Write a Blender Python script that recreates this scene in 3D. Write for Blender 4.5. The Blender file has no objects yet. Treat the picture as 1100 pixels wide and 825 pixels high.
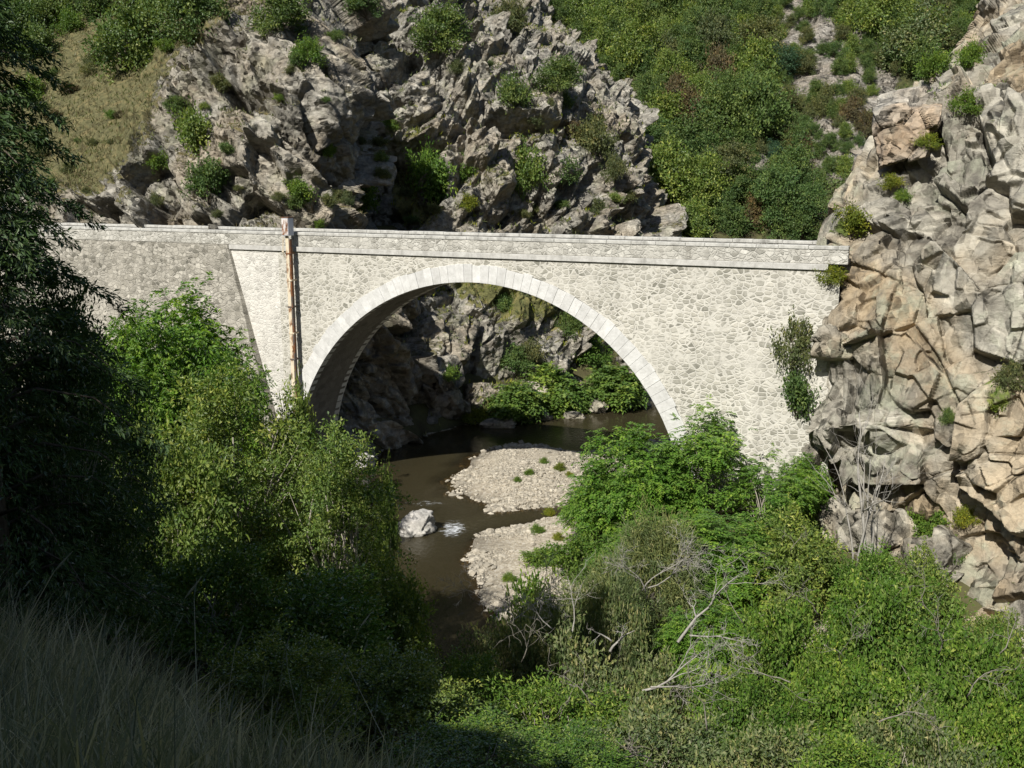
import bpy, math, random
import numpy as np
from mathutils import Vector, Matrix

# ------------------------------------------------------------------ camera, sky, sun, exposure
scene = bpy.context.scene
COL = scene.collection
PITCH = math.radians(11.478)
CAMZ = 18.5
FPX = 1079.0
cam_d = bpy.data.cameras.new('camera')
cam_d.sensor_width = 36.0
cam_d.lens = 36.0 * FPX / 1100.0
cam_d.clip_start = 0.1
cam_d.clip_end = 3000
cam = bpy.data.objects.new('camera', cam_d)
COL.objects.link(cam)
cam.location = (0, 0, CAMZ)
cam.rotation_euler = (math.pi / 2 - PITCH, 0, 0)
scene.camera = cam

SUN_AZ = math.radians(30)      # the sun stands behind the camera, this far to its left
SUN_EL = math.radians(42)
SDIR = Vector((-math.sin(SUN_AZ) * math.cos(SUN_EL), -math.cos(SUN_AZ) * math.cos(SUN_EL), math.sin(SUN_EL)))
world = bpy.data.worlds.new('World')
scene.world = world
world.use_nodes = True
wn = world.node_tree
wn.nodes.clear()
sky = wn.nodes.new('ShaderNodeTexSky')
sky.sky_type = 'NISHITA'
sky.sun_disc = False
sky.sun_elevation = SUN_EL
sky.sun_rotation = math.atan2(SDIR.x, SDIR.y)
sky.air_density = 1.0
sky.dust_density = 1.0
bg = wn.nodes.new('ShaderNodeBackground')
bg.inputs['Strength'].default_value = 0.062
wo = wn.nodes.new('ShaderNodeOutputWorld')
wn.links.new(sky.outputs[0], bg.inputs[0])
wn.links.new(bg.outputs[0], wo.inputs[0])

sun_d = bpy.data.lights.new('sun', 'SUN')
sun_d.energy = 5.0
sun_d.angle = math.radians(0.53)
sun_d.color = (1.0, 0.965, 0.90)
sun = bpy.data.objects.new('sun', sun_d)
COL.objects.link(sun)
sun.location = (-40, -50, 80)
sun.rotation_euler = (-SDIR).to_track_quat('-Z', 'Y').to_euler()

scene.view_settings.view_transform = 'Standard'
scene.view_settings.look = 'None'
scene.view_settings.gamma = 1.0
scene.view_settings.use_curve_mapping = False
scene.view_settings.exposure = 0.42
scene.cycles.max_bounces = 6
scene.cycles.diffuse_bounces = 3
scene.cycles.glossy_bounces = 2
scene.cycles.transmission_bounces = 4
scene.cycles.transparent_max_bounces = 8

# ------------------------------------------------------------------ helpers
CP, SP = math.cos(PITCH), math.sin(PITCH)

def ray(px, py):
    u, v = (px - 550.0) / FPX, (412.5 - py) / FPX
    return np.array([u, CP + v * SP, -SP + v * CP])

def at(px, py, Y):
    d = ray(px, py)
    k = Y / d[1]
    return np.array([d[0] * k, Y, CAMZ + d[2] * k])

def atz(px, py, z):
    d = ray(px, py)
    k = (z - CAMZ) / d[2]
    return np.array([d[0] * k, d[1] * k, z])

def project(p):
    x, y, z = p[0], p[1], p[2] - CAMZ
    dep = y * CP - z * SP
    return 550 + FPX * x / dep, 412.5 - FPX * (y * SP + z * CP) / dep, dep

def unit(v): return v / np.maximum(np.linalg.norm(v, axis=-1, keepdims=True), 1e-9)

def _hash(ix, iy, iz, seed):
    h = (ix.astype(np.int64) * 374761393 + iy.astype(np.int64) * 668265263 + iz.astype(np.int64) * 1442695041 + seed * 974634217) & 0xFFFFFFFF
    h = ((h ^ (h >> 13)) * 1274126177) & 0xFFFFFFFF
    h = ((h ^ (h >> 16)) * 2246822519) & 0xFFFFFFFF
    return h ^ (h >> 15)

def rnd(ix, iy, iz, seed):
    return _hash(ix, iy, iz, seed).astype(np.float64) / 4294967295.0

def vnoise(P, seed=0):
    I = np.floor(P).astype(np.int64)
    f = P - I
    f = f * f * (3 - 2 * f)
    out = 0
    for a in (0, 1):
        wa = f[:, 0] if a else 1 - f[:, 0]
        for b in (0, 1):
            wb = f[:, 1] if b else 1 - f[:, 1]
            for c in (0, 1):
                wc = f[:, 2] if c else 1 - f[:, 2]
                out = out + wa * wb * wc * rnd(I[:, 0] + a, I[:, 1] + b, I[:, 2] + c, seed)
    return out * 2 - 1

def fbm(P, seed=0, octs=4):
    s, a, t = 0, 1.0, 0
    for o in range(octs):
        s = s + a * vnoise(P * (2.03 ** o) + 17.3 * o, seed + o)
        t += a
        a *= 0.5
    return s / t

def voronoi(P, seed=0):
    I = np.floor(P).astype(np.int64)
    n = len(P)
    d1 = np.full(n, 1e9); d2 = np.full(n, 1e9)
    best = np.zeros((n, 3), np.int64); cen = np.zeros((n, 3))
    for a in (-1, 0, 1):
        for b in (-1, 0, 1):
            for c in (-1, 0, 1):
                J = I + np.array([a, b, c])
                q = np.stack([J[:, 0] + rnd(J[:, 0], J[:, 1], J[:, 2], seed + 1),
                              J[:, 1] + rnd(J[:, 0], J[:, 1], J[:, 2], seed + 2),
                              J[:, 2] + rnd(J[:, 0], J[:, 1], J[:, 2], seed + 3)], 1)
                d = np.sqrt(((P - q) ** 2).sum(1))
                m = d < d1
                d2 = np.where(m, d1, np.minimum(d2, d))
                d1 = np.where(m, d, d1)
                best[m] = J[m]
                cen[m] = q[m]
    return best, cen, d1, d2

def block_noise(P, M, scale, seed, tilt=0.9, crack=0.5, cw=0.07):
    Q = (P @ M.T) / scale
    Q = Q + 0.05 * np.stack([vnoise(Q * 1.7, seed + 50), vnoise(Q * 1.7, seed + 51), vnoise(Q * 1.7, seed + 52)], 1)
    ident, c, d1, d2 = voronoi(Q, seed)
    r = [rnd(ident[:, 0], ident[:, 1], ident[:, 2], seed + 10 + k) * 2 - 1 for k in range(4)]
    v = r[0] + tilt * (r[1] * (Q - c)[:, 0] + r[2] * (Q - c)[:, 1] + r[3] * (Q - c)[:, 2]) * 1.6
    v = 1.25 * v - crack * np.exp(-((d2 - d1) / cw) ** 2)
    return v, r[0]

def aniso(yaw, tilt, roll, sx, sy, sz):
    R = Matrix.Rotation(yaw, 3, 'Z') @ Matrix.Rotation(tilt, 3, 'Y') @ Matrix.Rotation(roll, 3, 'X')
    S = np.diag([1 / sx, 1 / sy, 1 / sz])
    return S @ np.array(R.transposed())

def mesh_np(name, V, F, mats, midx=None, smooth=False, attrs=None):
    me = bpy.data.meshes.new(name)
    V = np.asarray(V, np.float32)
    F = np.asarray(F, np.int32)
    n, k = F.shape
    me.vertices.add(len(V)); me.vertices.foreach_set('co', V.ravel())
    me.loops.add(n * k); me.loops.foreach_set('vertex_index', F.ravel())
    me.polygons.add(n)
    me.polygons.foreach_set('loop_start', np.arange(0, n * k, k, dtype=np.int32))
    me.polygons.foreach_set('loop_total', np.full(n, k, np.int32))
    for m in (mats if isinstance(mats, (list, tuple)) else [mats]):
        me.materials.append(m)
    if midx is not None:
        me.polygons.foreach_set('material_index', np.asarray(midx, np.int32))
    me.polygons.foreach_set('use_smooth', np.full(n, bool(smooth)))
    me.update(calc_edges=True)
    for an, av in (attrs or {}).items():
        at_ = me.attributes.new(an, 'FLOAT', 'POINT')
        at_.data.foreach_set('value', np.asarray(av, np.float32))
    return me

def link(name, me, parent=None):
    o = bpy.data.objects.new(name, me)
    COL.objects.link(o)
    if parent is not None:
        o.parent = parent
    return o

def tag(o, label=None, cat=None, group=None, kind=None):
    if label: o['label'] = label
    if cat: o['category'] = cat
    if group: o['group'] = group
    if kind: o['kind'] = kind
    return o

def empty(name, loc=(0, 0, 0), rz=0.0):
    o = bpy.data.objects.new(name, None)
    o.empty_display_size = 0.3
    COL.objects.link(o)
    o.location = loc
    o.rotation_euler = (0, 0, rz)
    return o

def copy_tree(o, parent=None):
    c = o.copy()
    COL.objects.link(c)
    if parent is not None:
        c.parent = parent
    for ch in list(o.children):
        copy_tree(ch, c)
    return c

class MB:
    """collects simple solids for one mesh"""
    def __init__(s): s.V = []; s.F = []
    def add(s, V, F):
        b = len(s.V); s.V += [tuple(v) for v in V]; s.F += [tuple(b + i for i in f) for f in F]
    def box(s, x0, x1, y0, y1, z0, z1):
        s.add([(x0, y0, z0), (x1, y0, z0), (x1, y1, z0), (x0, y1, z0), (x0, y0, z1), (x1, y0, z1), (x1, y1, z1), (x0, y1, z1)],
              [(0, 3, 2, 1), (4, 5, 6, 7), (0, 1, 5, 4), (1, 2, 6, 5), (2, 3, 7, 6), (3, 0, 4, 7)])
    def tube(s, pts, rads, n=6):
        pts = [Vector(p) for p in pts]
        rings = []
        b = len(s.V)
        for i, p in enumerate(pts):
            d = (pts[min(i + 1, len(pts) - 1)] - pts[max(i - 1, 0)])
            if d.length < 1e-6: d = Vector((0, 0, 1))
            d.normalize()
            a = d.cross(Vector((0.31, 0.87, 0.13))); a.normalize()
            c = d.cross(a)
            for k in range(n):
                t = 2 * math.pi * k / n
                s.V.append(tuple(p + (a * math.cos(t) + c * math.sin(t)) * rads[i]))
        for i in range(len(pts) - 1):
            for k in range(n):
                k2 = (k + 1) % n
                s.F.append((b + i * n + k, b + i * n + k2, b + (i + 1) * n + k2, b + (i + 1) * n + k))
        s.F.append(tuple(b + k for k in range(n))[::-1])
        s.F.append(tuple(b + (len(pts) - 1) * n + k for k in range(n)))
    def mesh(s, name, mat, smooth=False):
        me = bpy.data.meshes.new(name)
        me.from_pydata(s.V, [], s.F)
        me.materials.append(mat)
        if smooth:
            me.polygons.foreach_set('use_smooth', [True] * len(me.polygons))
        me.update()
        return me
    def build(s, name, mat, parent=None, smooth=False, bevel=0):
        o = link(name, s.mesh(name, mat, smooth), parent)
        if bevel:
            m = o.modifiers.new('bevel', 'BEVEL'); m.width = bevel; m.segments = 2; m.limit_method = 'ANGLE'
        return o

# ------------------------------------------------------------------ materials
class NT:
    def __init__(s, name):
        s.m = bpy.data.materials.new(name); s.m.use_nodes = True
        s.t = s.m.node_tree; s.t.nodes.clear()
        s.out = s.n('ShaderNodeOutputMaterial')
    def n(s, typ, **kw):
        x = s.t.nodes.new(typ)
        for k, v in kw.items(): setattr(x, k, v)
        return x
    def l(s, a, b): s.t.links.new(a, b)
    def pos(s, scale=(1, 1, 1), rot=(0, 0, 0), src='Object'):
        tc = s.n('ShaderNodeTexCoord'); mp = s.n('ShaderNodeMapping')
        mp.inputs['Scale'].default_value = scale; mp.inputs['Rotation'].default_value = rot
        s.l(tc.outputs[src], mp.inputs[0]); return mp.outputs[0]
    def noise(s, vec, scale, detail=5, rough=0.6, dist=0.0):
        x = s.n('ShaderNodeTexNoise'); x.inputs['Scale'].default_value = scale
        x.inputs['Detail'].default_value = detail; x.inputs['Roughness'].default_value = rough
        x.inputs['Distortion'].default_value = dist
        s.l(vec, x.inputs['Vector']); return x.outputs['Fac']
    def ramp(s, fac, stops, interp='LINEAR'):
        r = s.n('ShaderNodeValToRGB'); r.color_ramp.interpolation = interp
        el = r.color_ramp.elements
        while len(el) < len(stops): el.new(0.5)
        for e, (p, c) in zip(el, stops):
            e.position = p
            e.color = (c[0], c[1], c[2], 1) if isinstance(c, (tuple, list)) else (c, c, c, 1)
        s.l(fac, r.inputs[0]); return r.outputs[0]
    def mix(s, fac, a, b, blend='MIX'):
        x = s.n('ShaderNodeMix', data_type='RGBA', blend_type=blend)
        for sock, v in ((0, fac), (6, a), (7, b)):
            if hasattr(v, 'links') or hasattr(v, 'is_linked'): s.l(v, x.inputs[sock])
            elif sock == 0: x.inputs[0].default_value = v
            else: x.inputs[sock].default_value = (v[0], v[1], v[2], 1)
        return x.outputs[2]
    def math(s, op, a, b=0.0):
        x = s.n('ShaderNodeMath', operation=op)
        for i, v in enumerate((a, b)):
            if hasattr(v, 'is_linked'): s.l(v, x.inputs[i])
            else: x.inputs[i].default_value = v
        return x.outputs[0]
    def attr(s, name):
        x = s.n('ShaderNodeAttribute', attribute_name=name); return x.outputs['Fac']
    def bump(s, h, strength=0.5, dist=0.05, prev=None):
        b = s.n('ShaderNodeBump'); b.inputs['Strength'].default_value = strength
        b.inputs['Distance'].default_value = dist; s.l(h, b.inputs['Height'])
        if prev is not None: s.l(prev, b.inputs['Normal'])
        return b.outputs[0]
    def principled(s, color, rough=0.85, normal=None, spec=0.3, metallic=0.0):
        p = s.n('ShaderNodeBsdfPrincipled')
        if hasattr(color, 'is_linked'): s.l(color, p.inputs['Base Color'])
        else: p.inputs['Base Color'].default_value = (*color, 1)
        if hasattr(rough, 'is_linked'): s.l(rough, p.inputs['Roughness'])
        else: p.inputs['Roughness'].default_value = rough
        p.inputs['Specular IOR Level'].default_value = spec
        p.inputs['Metallic'].default_value = metallic
        if normal is not None: s.l(normal, p.inputs['Normal'])
        s.l(p.outputs[0], s.out.inputs[0]); return p

def rock_material(name, c_dark, c_mid, c_light, c_ochre, c_lichen, ochre=0.5, lichen=0.5, grassy=(0.16, 0.15, 0.06), streak=(0, 0, 0), fs=1.0, fac=0.95, fstr=(1.15, 1.15, 1.6)):
    t = NT(name)
    p = t.pos()
    ps = t.pos(scale=(1.0, 1.0, 2.6), rot=streak)
    n1 = t.noise(ps, 0.55 * fs, 7, 0.65, 0.4)
    n2 = t.noise(p, 0.16 * fs, 4, 0.6)
    n3 = t.noise(p, 4.5 * fs, 5, 0.7)
    base = t.ramp(n1, [(0.33, c_dark), (0.46, c_mid), (0.60, c_light)])
    cell = t.attr('cell')
    base = t.mix(t.math('MULTIPLY', t.ramp(n2, [(0.44, 0.0), (0.62, 1.0)]), ochre), base, c_ochre)
    nl = t.noise(p, 0.42 * fs, 6, 0.7)
    base = t.mix(t.math('MULTIPLY', t.ramp(nl, [(0.52, 0.0), (0.62, 1.0)]), lichen), base, c_lichen)
    # dark iron and water stains, running down
    pst = t.pos(scale=(1.6, 1.6, 0.22))
    st = t.noise(pst, 0.9 * fs, 5, 0.65)
    base = t.mix(t.math('MULTIPLY', t.ramp(st, [(0.55, 0.0), (0.68, 1.0)]), 0.6), base, c_dark)
    base = t.mix(0.35, base, t.ramp(cell, [(0.0, tuple(0.5 * v for v in c_mid)), (0.5, c_mid), (1.0, c_light)]))
    base = t.mix(0.55, base, t.ramp(n3, [(0.3, 0.45), (0.5, 1.0), (0.75, 1.25)]), 'MULTIPLY')
    # dry grass and moss on the ledges
    g = t.noise(p, 1.6, 5, 0.7)
    gcol = t.ramp(g, [(0.35, tuple(0.6 * v for v in grassy)), (0.5, grassy), (0.68, (grassy[0] * 1.6, grassy[1] * 1.35, grassy[2] * 1.35))])
    gm = t.ramp(t.math('ADD', t.attr('grass'), t.math('MULTIPLY', t.math('SUBTRACT', g, 0.5), 0.9)), [(0.42, 0.0), (0.6, 1.0)])
    base = t.mix(gm, base, gcol)
    # fracture relief: tilted facets with broken edges, at two sizes
    pf = t.pos(scale=fstr, rot=streak)
    def facets(vec, scale, seed):
        off = t.n('ShaderNodeVectorMath', operation='ADD'); t.l(vec, off.inputs[0]); off.inputs[1].default_value = (seed, seed * 1.7, seed * 0.3)
        nz = t.n('ShaderNodeTexNoise'); nz.inputs['Scale'].default_value = 1.4 * scale; nz.inputs['Detail'].default_value = 3
        t.l(off.outputs[0], nz.inputs['Vector'])
        sc = t.n('ShaderNodeVectorMath', operation='SCALE'); sc.inputs['Scale'].default_value = 0.16 / scale
        t.l(nz.outputs['Color'], sc.inputs[0])
        w = t.n('ShaderNodeVectorMath', operation='ADD'); t.l(off.outputs[0], w.inputs[0]); t.l(sc.outputs[0], w.inputs[1])
        v = t.n('ShaderNodeTexVoronoi'); v.inputs['Scale'].default_value = scale; t.l(w.outputs[0], v.inputs['Vector'])
        d = t.n('ShaderNodeVectorMath', operation='SUBTRACT'); t.l(w.outputs[0], d.inputs[0]); t.l(v.outputs['Position'], d.inputs[1])
        c = t.n('ShaderNodeVectorMath', operation='SUBTRACT'); t.l(v.outputs['Color'], c.inputs[0]); c.inputs[1].default_value = (0.5, 0.5, 0.5)
        dp = t.n('ShaderNodeVectorMath', operation='DOT_PRODUCT'); t.l(d.outputs[0], dp.inputs[0]); t.l(c.outputs[0], dp.inputs[1])
        sep = t.n('ShaderNodeSeparateColor'); t.l(v.outputs['Color'], sep.inputs[0])
        return t.math('ADD', t.math('MULTIPLY', dp.outputs['Value'], 1.5), t.math('MULTIPLY', sep.outputs[1], 0.22 / scale)), sep.outputs[0]
    h1, k1 = facets(pf, 0.9 * fs, 3.1)
    h2, k2 = facets(pf, 2.6 * fs, 7.7)
    hn = t.noise(ps, 5.0 * fs, 6, 0.7)
    hh = t.math('ADD', t.math('ADD', h1, h2), t.math('MULTIPLY', hn, 0.10))
    hh = t.math('MULTIPLY', hh, t.math('SUBTRACT', 1.0, t.math('MULTIPLY', gm, 0.8)))
    b2 = t.bump(hh, fac, 1.0)
    kk = t.mix(1.0, t.ramp(k1, [(0.0, 0.72), (1.0, 1.22)]), t.ramp(k2, [(0.0, 0.80), (1.0, 1.16)]), 'MULTIPLY')
    base = t.mix(t.math('SUBTRACT', 0.9, t.math('MULTIPLY', gm, 0.7)), base, kk, 'MULTIPLY')
    t.principled(base, 0.92, b2, 0.15)
    return t.m

M_ROCK_A = rock_material('weathered_schist', (0.080, 0.074, 0.064), (0.225, 0.21, 0.175), (0.41, 0.385, 0.33), (0.34, 0.255, 0.155), (0.225, 0.23, 0.14), 0.6, 0.5, (0.11, 0.105, 0.05), (0, 0.6, 0.2))
M_ROCK_B = rock_material('broken_schist', (0.080, 0.075, 0.068), (0.23, 0.215, 0.182), (0.42, 0.40, 0.345), (0.33, 0.25, 0.155), (0.22, 0.23, 0.14), 0.55, 0.45, (0.115, 0.115, 0.045), (0.1, 0.35, 0))
M_ROCK_D = rock_material('pale_granite', (0.09, 0.080, 0.068), (0.255, 0.235, 0.192), (0.43, 0.405, 0.335), (0.44, 0.32, 0.18), (0.34, 0.36, 0.26), 0.85, 0.7, (0.10, 0.13, 0.035), (0, 0.15, 0.1), 0.8, 0.8, (1.25, 1.25, 0.95))
M_BLOCK = rock_material('orange_stained_granite', (0.12, 0.10, 0.085), (0.30, 0.28, 0.24), (0.44, 0.41, 0.35), (0.46, 0.30, 0.16), (0.34, 0.35, 0.28), 0.8, 0.3)
M_HILL = rock_material('hillside_soil', (0.09, 0.08, 0.068), (0.235, 0.215, 0.185), (0.36, 0.34, 0.30), (0.25, 0.20, 0.14), (0.20, 0.19, 0.14), 0.5, 0.4, (0.058, 0.066, 0.026))
M_BOULDER = rock_material('river_boulder', (0.20, 0.19, 0.17), (0.42, 0.40, 0.37), (0.56, 0.55, 0.51), (0.44, 0.38, 0.29), (0.42, 0.42, 0.36), 0.3, 0.3, fac=0.1)

def ground_material():
    t = NT('valley_ground')
    p = t.pos()
    g = t.noise(p, 1.3, 6, 0.7)
    soil = t.ramp(t.noise(p, 0.5, 6, 0.65), [(0.3, (0.045, 0.036, 0.022)), (0.5, (0.075, 0.07, 0.032)), (0.7, (0.10, 0.105, 0.042))])
    v = t.n('ShaderNodeTexVoronoi'); v.inputs['Scale'].default_value = 6.5
    t.l(p, v.inputs['Vector'])
    v2 = t.n('ShaderNodeTexVoronoi', feature='DISTANCE_TO_EDGE'); v2.inputs['Scale'].default_value = 6.5
    t.l(p, v2.inputs['Vector'])
    stones = t.ramp(v.outputs['Color'], [(0.0, (0.22, 0.19, 0.15)), (0.5, (0.40, 0.355, 0.275)), (1.0, (0.55, 0.51, 0.43))])
    sand = t.ramp(g, [(0.3, (0.25, 0.20, 0.14)), (0.7, (0.44, 0.385, 0.29))])
    gravel = t.mix(t.ramp(v2.outputs['Distance'], [(0.02, 0.0), (0.10, 1.0)]), sand, stones)
    gr = t.attr('gravel')
    m = t.ramp(t.math('ADD', gr, t.math('MULTIPLY', t.math('SUBTRACT', g, 0.5), 0.7)), [(0.42, 0.0), (0.58, 1.0)])
    col = t.mix(m, soil, gravel)
    wet = t.ramp(t.attr('wet'), [(0.0, 1.0), (1.0, 0.42)])
    col = t.mix(1.0, col, wet, 'MULTIPLY')
    b = t.bump(v2.outputs['Distance'], 0.5, 0.06)
    b = t.bump(g, 0.5, 0.15, b)
    t.principled(col, 0.95, b, 0.15)
    return t.m
M_GROUND = ground_material()

def water_material():
    t = NT('river_water')
    p = t.pos(scale=(1.0, 0.55, 1.0), rot=(0, 0, 0.35))
    r1 = t.noise(p, 1.7, 3, 0.55, 0.6)
    r2 = t.noise(p, 6.0, 3, 0.6, 0.3)
    rip = t.attr('ripple')
    h = t.math('ADD', t.math('MULTIPLY', r1, 0.7), t.math('MULTIPLY', t.math('MULTIPLY', r2, rip), 1.6))
    nb = t.bump(h, 0.5, 0.07)
    deep = t.attr('depth')
    body = t.n('ShaderNodeBsdfDiffuse')
    body.inputs['Color'].default_value = (0.040, 0.034, 0.018, 1)
    tr = t.n('ShaderNodeBsdfTransparent'); tr.inputs['Color'].default_value = (0.62, 0.50, 0.32, 1)
    a = t.ramp(deep, [(0.0, 0.10), (0.35, 0.62), (1.0, 0.94)])
    mx = t.n('ShaderNodeMixShader'); t.l(a, mx.inputs[0]); t.l(tr.outputs[0], mx.inputs[1]); t.l(body.outputs[0], mx.inputs[2])
    gl = t.n('ShaderNodeBsdfGlossy'); gl.inputs['Roughness'].default_value = 0.06
    t.l(nb, gl.inputs['Normal'])
    fr = t.n('ShaderNodeFresnel'); fr.inputs['IOR'].default_value = 1.33; t.l(nb, fr.inputs['Normal'])
    m2 = t.n('ShaderNodeMixShader'); t.l(fr.outputs[0], m2.inputs[0]); t.l(mx.outputs[0], m2.inputs[1]); t.l(gl.outputs[0], m2.inputs[2])
    # white broken water of the riffles
    fo = t.noise(t.pos(scale=(1.0, 2.2, 1.0), rot=(0, 0, -0.25)), 2.2, 6, 0.75, 1.2)
    fm = t.ramp(t.math('ADD', t.math('MULTIPLY', t.attr('foam'), 0.55), t.math('MULTIPLY', fo, 0.7)), [(0.66, 0.0), (0.80, 1.0)])
    fm = t.math('MULTIPLY', fm, t.ramp(t.attr('foam'), [(0.05, 0.0), (0.4, 0.9)]))
    fd = t.n('ShaderNodeBsdfDiffuse'); fd.inputs['Color'].default_value = (0.72, 0.75, 0.78, 1)
    m3 = t.n('ShaderNodeMixShader'); t.l(fm, m3.inputs[0]); t.l(m2.outputs[0], m3.inputs[1]); t.l(fd.outputs[0], m3.inputs[2])
    t.l(m3.outputs[0], t.out.inputs[0])
    return t.m
M_WATER = water_material()

def masonry(name, size, stone_lo, stone_mid, stone_hi, mortar, joint=0.07, stain=0.35, axes='XZ', bumpd=0.035, stretch=0.68):
    t = NT(name)
    p0 = t.pos(scale=(1.0, 1.0, 1.0))
    nz = t.n('ShaderNodeTexNoise'); nz.inputs['Scale'].default_value = 1.1; nz.inputs['Detail'].default_value = 2
    t.l(p0, nz.inputs['Vector'])
    sc = t.n('ShaderNodeVectorMath', operation='SCALE'); sc.inputs['Scale'].default_value = 0.3
    t.l(nz.outputs['Color'], sc.inputs[0])
    wob = t.n('ShaderNodeVectorMath', operation='ADD'); t.l(p0, wob.inputs[0]); t.l(sc.outputs[0], wob.inputs[1])
    mp = t.n('ShaderNodeMapping'); mp.inputs['Scale'].default_value = (1 / size, 0.15 if axes == 'XZ' else 1 / size, 1 / (size * stretch))
    t.l(wob.outputs[0], mp.inputs[0])
    v = t.n('ShaderNodeTexVoronoi'); v.inputs['Scale'].default_value = 1.0; v.inputs['Randomness'].default_value = 0.82; t.l(mp.outputs[0], v.inputs['Vector'])
    e = t.n('ShaderNodeTexVoronoi', feature='DISTANCE_TO_EDGE'); e.inputs['Scale'].default_value = 1.0; e.inputs['Randomness'].default_value = 0.82; t.l(mp.outputs[0], e.inputs['Vector'])
    sep = t.n('ShaderNodeSeparateColor'); t.l(v.outputs['Color'], sep.inputs[0])
    stone = t.ramp(sep.outputs[0], [(0.0, stone_lo), (0.35, stone_mid), (0.8, stone_hi), (1.0, tuple(1.1 * q for q in stone_hi))])
    stone = t.mix(0.5, stone, t.ramp(t.noise(p0, 7, 5, 0.7), [(0.3, 0.6), (0.5, 1.0), (0.7, 1.3)]), 'MULTIPLY')
    ed = t.math('ADD', e.outputs['Distance'], t.math('MULTIPLY', t.math('SUBTRACT', t.noise(p0, 5.0, 4, 0.7), 0.5), 0.30))
    jm = t.ramp(ed, [(joint * 0.7, 0.0), (joint * 1.7, 1.0)])
    mort = t.mix(0.6, mortar, t.ramp(t.noise(p0, 2.5, 6, 0.7), [(0.3, 0.72), (0.65, 1.12)]), 'MULTIPLY')
    # patches where mortar was smeared over the stones
    sm = t.ramp(t.noise(p0, 0.55, 5, 0.65), [(0.44, 0.0), (0.66, 0.75)])
    jm = t.math('MULTIPLY', jm, t.math('SUBTRACT', 1.0, sm))
    col = t.mix(jm, mort, stone)
    st = t.noise(t.pos(scale=(1.5, 1.0, 0.20)), 0.8, 6, 0.7)
    col = t.mix(t.math('MULTIPLY', t.ramp(st, [(0.54, 0.0), (0.72, 1.0)]), stain), col, (0.21, 0.20, 0.175))
    bl = t.noise(p0, 0.23, 4, 0.6)
    col = t.mix(0.6, col, t.ramp(bl, [(0.3, (0.80, 0.79, 0.75)), (0.6, (1.08, 1.06, 1.02))]), 'MULTIPLY')
    h = t.math('ADD', t.math('MULTIPLY', jm, 0.8), t.math('MULTIPLY', t.noise(p0, 9, 6, 0.75), 0.6))
    t.principled(col, 0.92, t.bump(h, 0.8, bumpd), 0.12)
    return t.m

M_SPANDREL = masonry('rubble_masonry', 0.32, (0.20, 0.195, 0.165), (0.32, 0.31, 0.265), (0.42, 0.405, 0.355), (0.53, 0.515, 0.465), 0.085, 0.45)
M_REPAIR = masonry('repointed_masonry', 0.28, (0.36, 0.35, 0.32), (0.47, 0.455, 0.42), (0.54, 0.53, 0.49), (0.61, 0.595, 0.55), 0.06, 0.25)
M_ROUGH = masonry('rough_masonry', 0.34, (0.13, 0.125, 0.105), (0.28, 0.265, 0.225), (0.42, 0.40, 0.35), (0.38, 0.36, 0.315), 0.05, 0.8, bumpd=0.12)
M_PARAPET = masonry('parapet_masonry', 0.32, (0.22, 0.215, 0.19), (0.37, 0.36, 0.325), (0.50, 0.49, 0.45), (0.46, 0.45, 0.41), 0.06, 0.9, bumpd=0.06)
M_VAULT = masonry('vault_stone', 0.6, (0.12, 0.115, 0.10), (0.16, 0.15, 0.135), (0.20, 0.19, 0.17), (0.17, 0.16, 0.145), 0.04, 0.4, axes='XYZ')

def plain_stone(name, lo, hi, stain=0.5, scale=3.0, dark=(0.14, 0.135, 0.12), rough=0.9, bd=0.03, island=False, isl=0.8):
    t = NT(name); p = t.pos()
    c = t.ramp(t.noise(p, scale, 6, 0.7), [(0.32, lo), (0.66, hi)])
    if island:
        g = t.n('ShaderNodeNewGeometry')
        c = t.mix(0.9, c, t.ramp(g.outputs['Random Per Island'], [(0.0, isl), (1.0, 1.12)]), 'MULTIPLY')
    s = t.ramp(t.noise(t.pos(scale=(1.4, 1.4, 0.5)), 1.1, 6, 0.75), [(0.5, 0.0), (0.7, 1.0)])
    c = t.mix(t.math('MULTIPLY', s, stain), c, dark)
    t.principled(c, rough, t.bump(t.noise(p, scale * 4, 6, 0.7), 0.6, bd), 0.15)
    return t.m
M_RING = plain_stone('dressed_limestone', (0.46, 0.455, 0.43), (0.60, 0.595, 0.57), 0.5, 2.5, (0.34, 0.33, 0.31), island=True, isl=0.92)
M_COPING = plain_stone('weathered_coping', (0.34, 0.335, 0.305), (0.54, 0.53, 0.49), 0.7)
M_STRING = plain_stone('string_course_stone', (0.36, 0.35, 0.32), (0.52, 0.51, 0.475), 0.5)
M_ASPHALT = plain_stone('asphalt', (0.045, 0.045, 0.045), (0.065, 0.064, 0.062), 0.2)
M_PEBBLE = plain_stone('pebbles_pale', (0.30, 0.265, 0.205), (0.50, 0.455, 0.37), 0.25, 3.0, (0.25, 0.21, 0.16), island=True, isl=0.5)
M_WETPEBBLE = plain_stone('river_cobbles', (0.36, 0.32, 0.25), (0.54, 0.50, 0.42), 0.35, 3.0, (0.2, 0.17, 0.13), island=True)

def bark(name, lo, hi):
    t = NT(name); p = t.pos(scale=(1, 1, 0.3))
    c = t.ramp(t.noise(p, 9, 5, 0.7), [(0.3, lo), (0.7, hi)])
    t.principled(c, 0.9, t.bump(t.noise(p, 18, 5, 0.7), 0.7, 0.02), 0.15)
    return t.m
M_BARK = bark('grey_brown_bark', (0.07, 0.055, 0.04), (0.17, 0.145, 0.11))
M_PALEBARK = bark('pale_bark', (0.22, 0.20, 0.16), (0.40, 0.36, 0.30))
M_TWIG = bark('grey_twigs', (0.12, 0.105, 0.085), (0.27, 0.25, 0.21))
M_DEADWOOD = bark('bleached_dead_wood', (0.20, 0.185, 0.16), (0.38, 0.36, 0.32))

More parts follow.
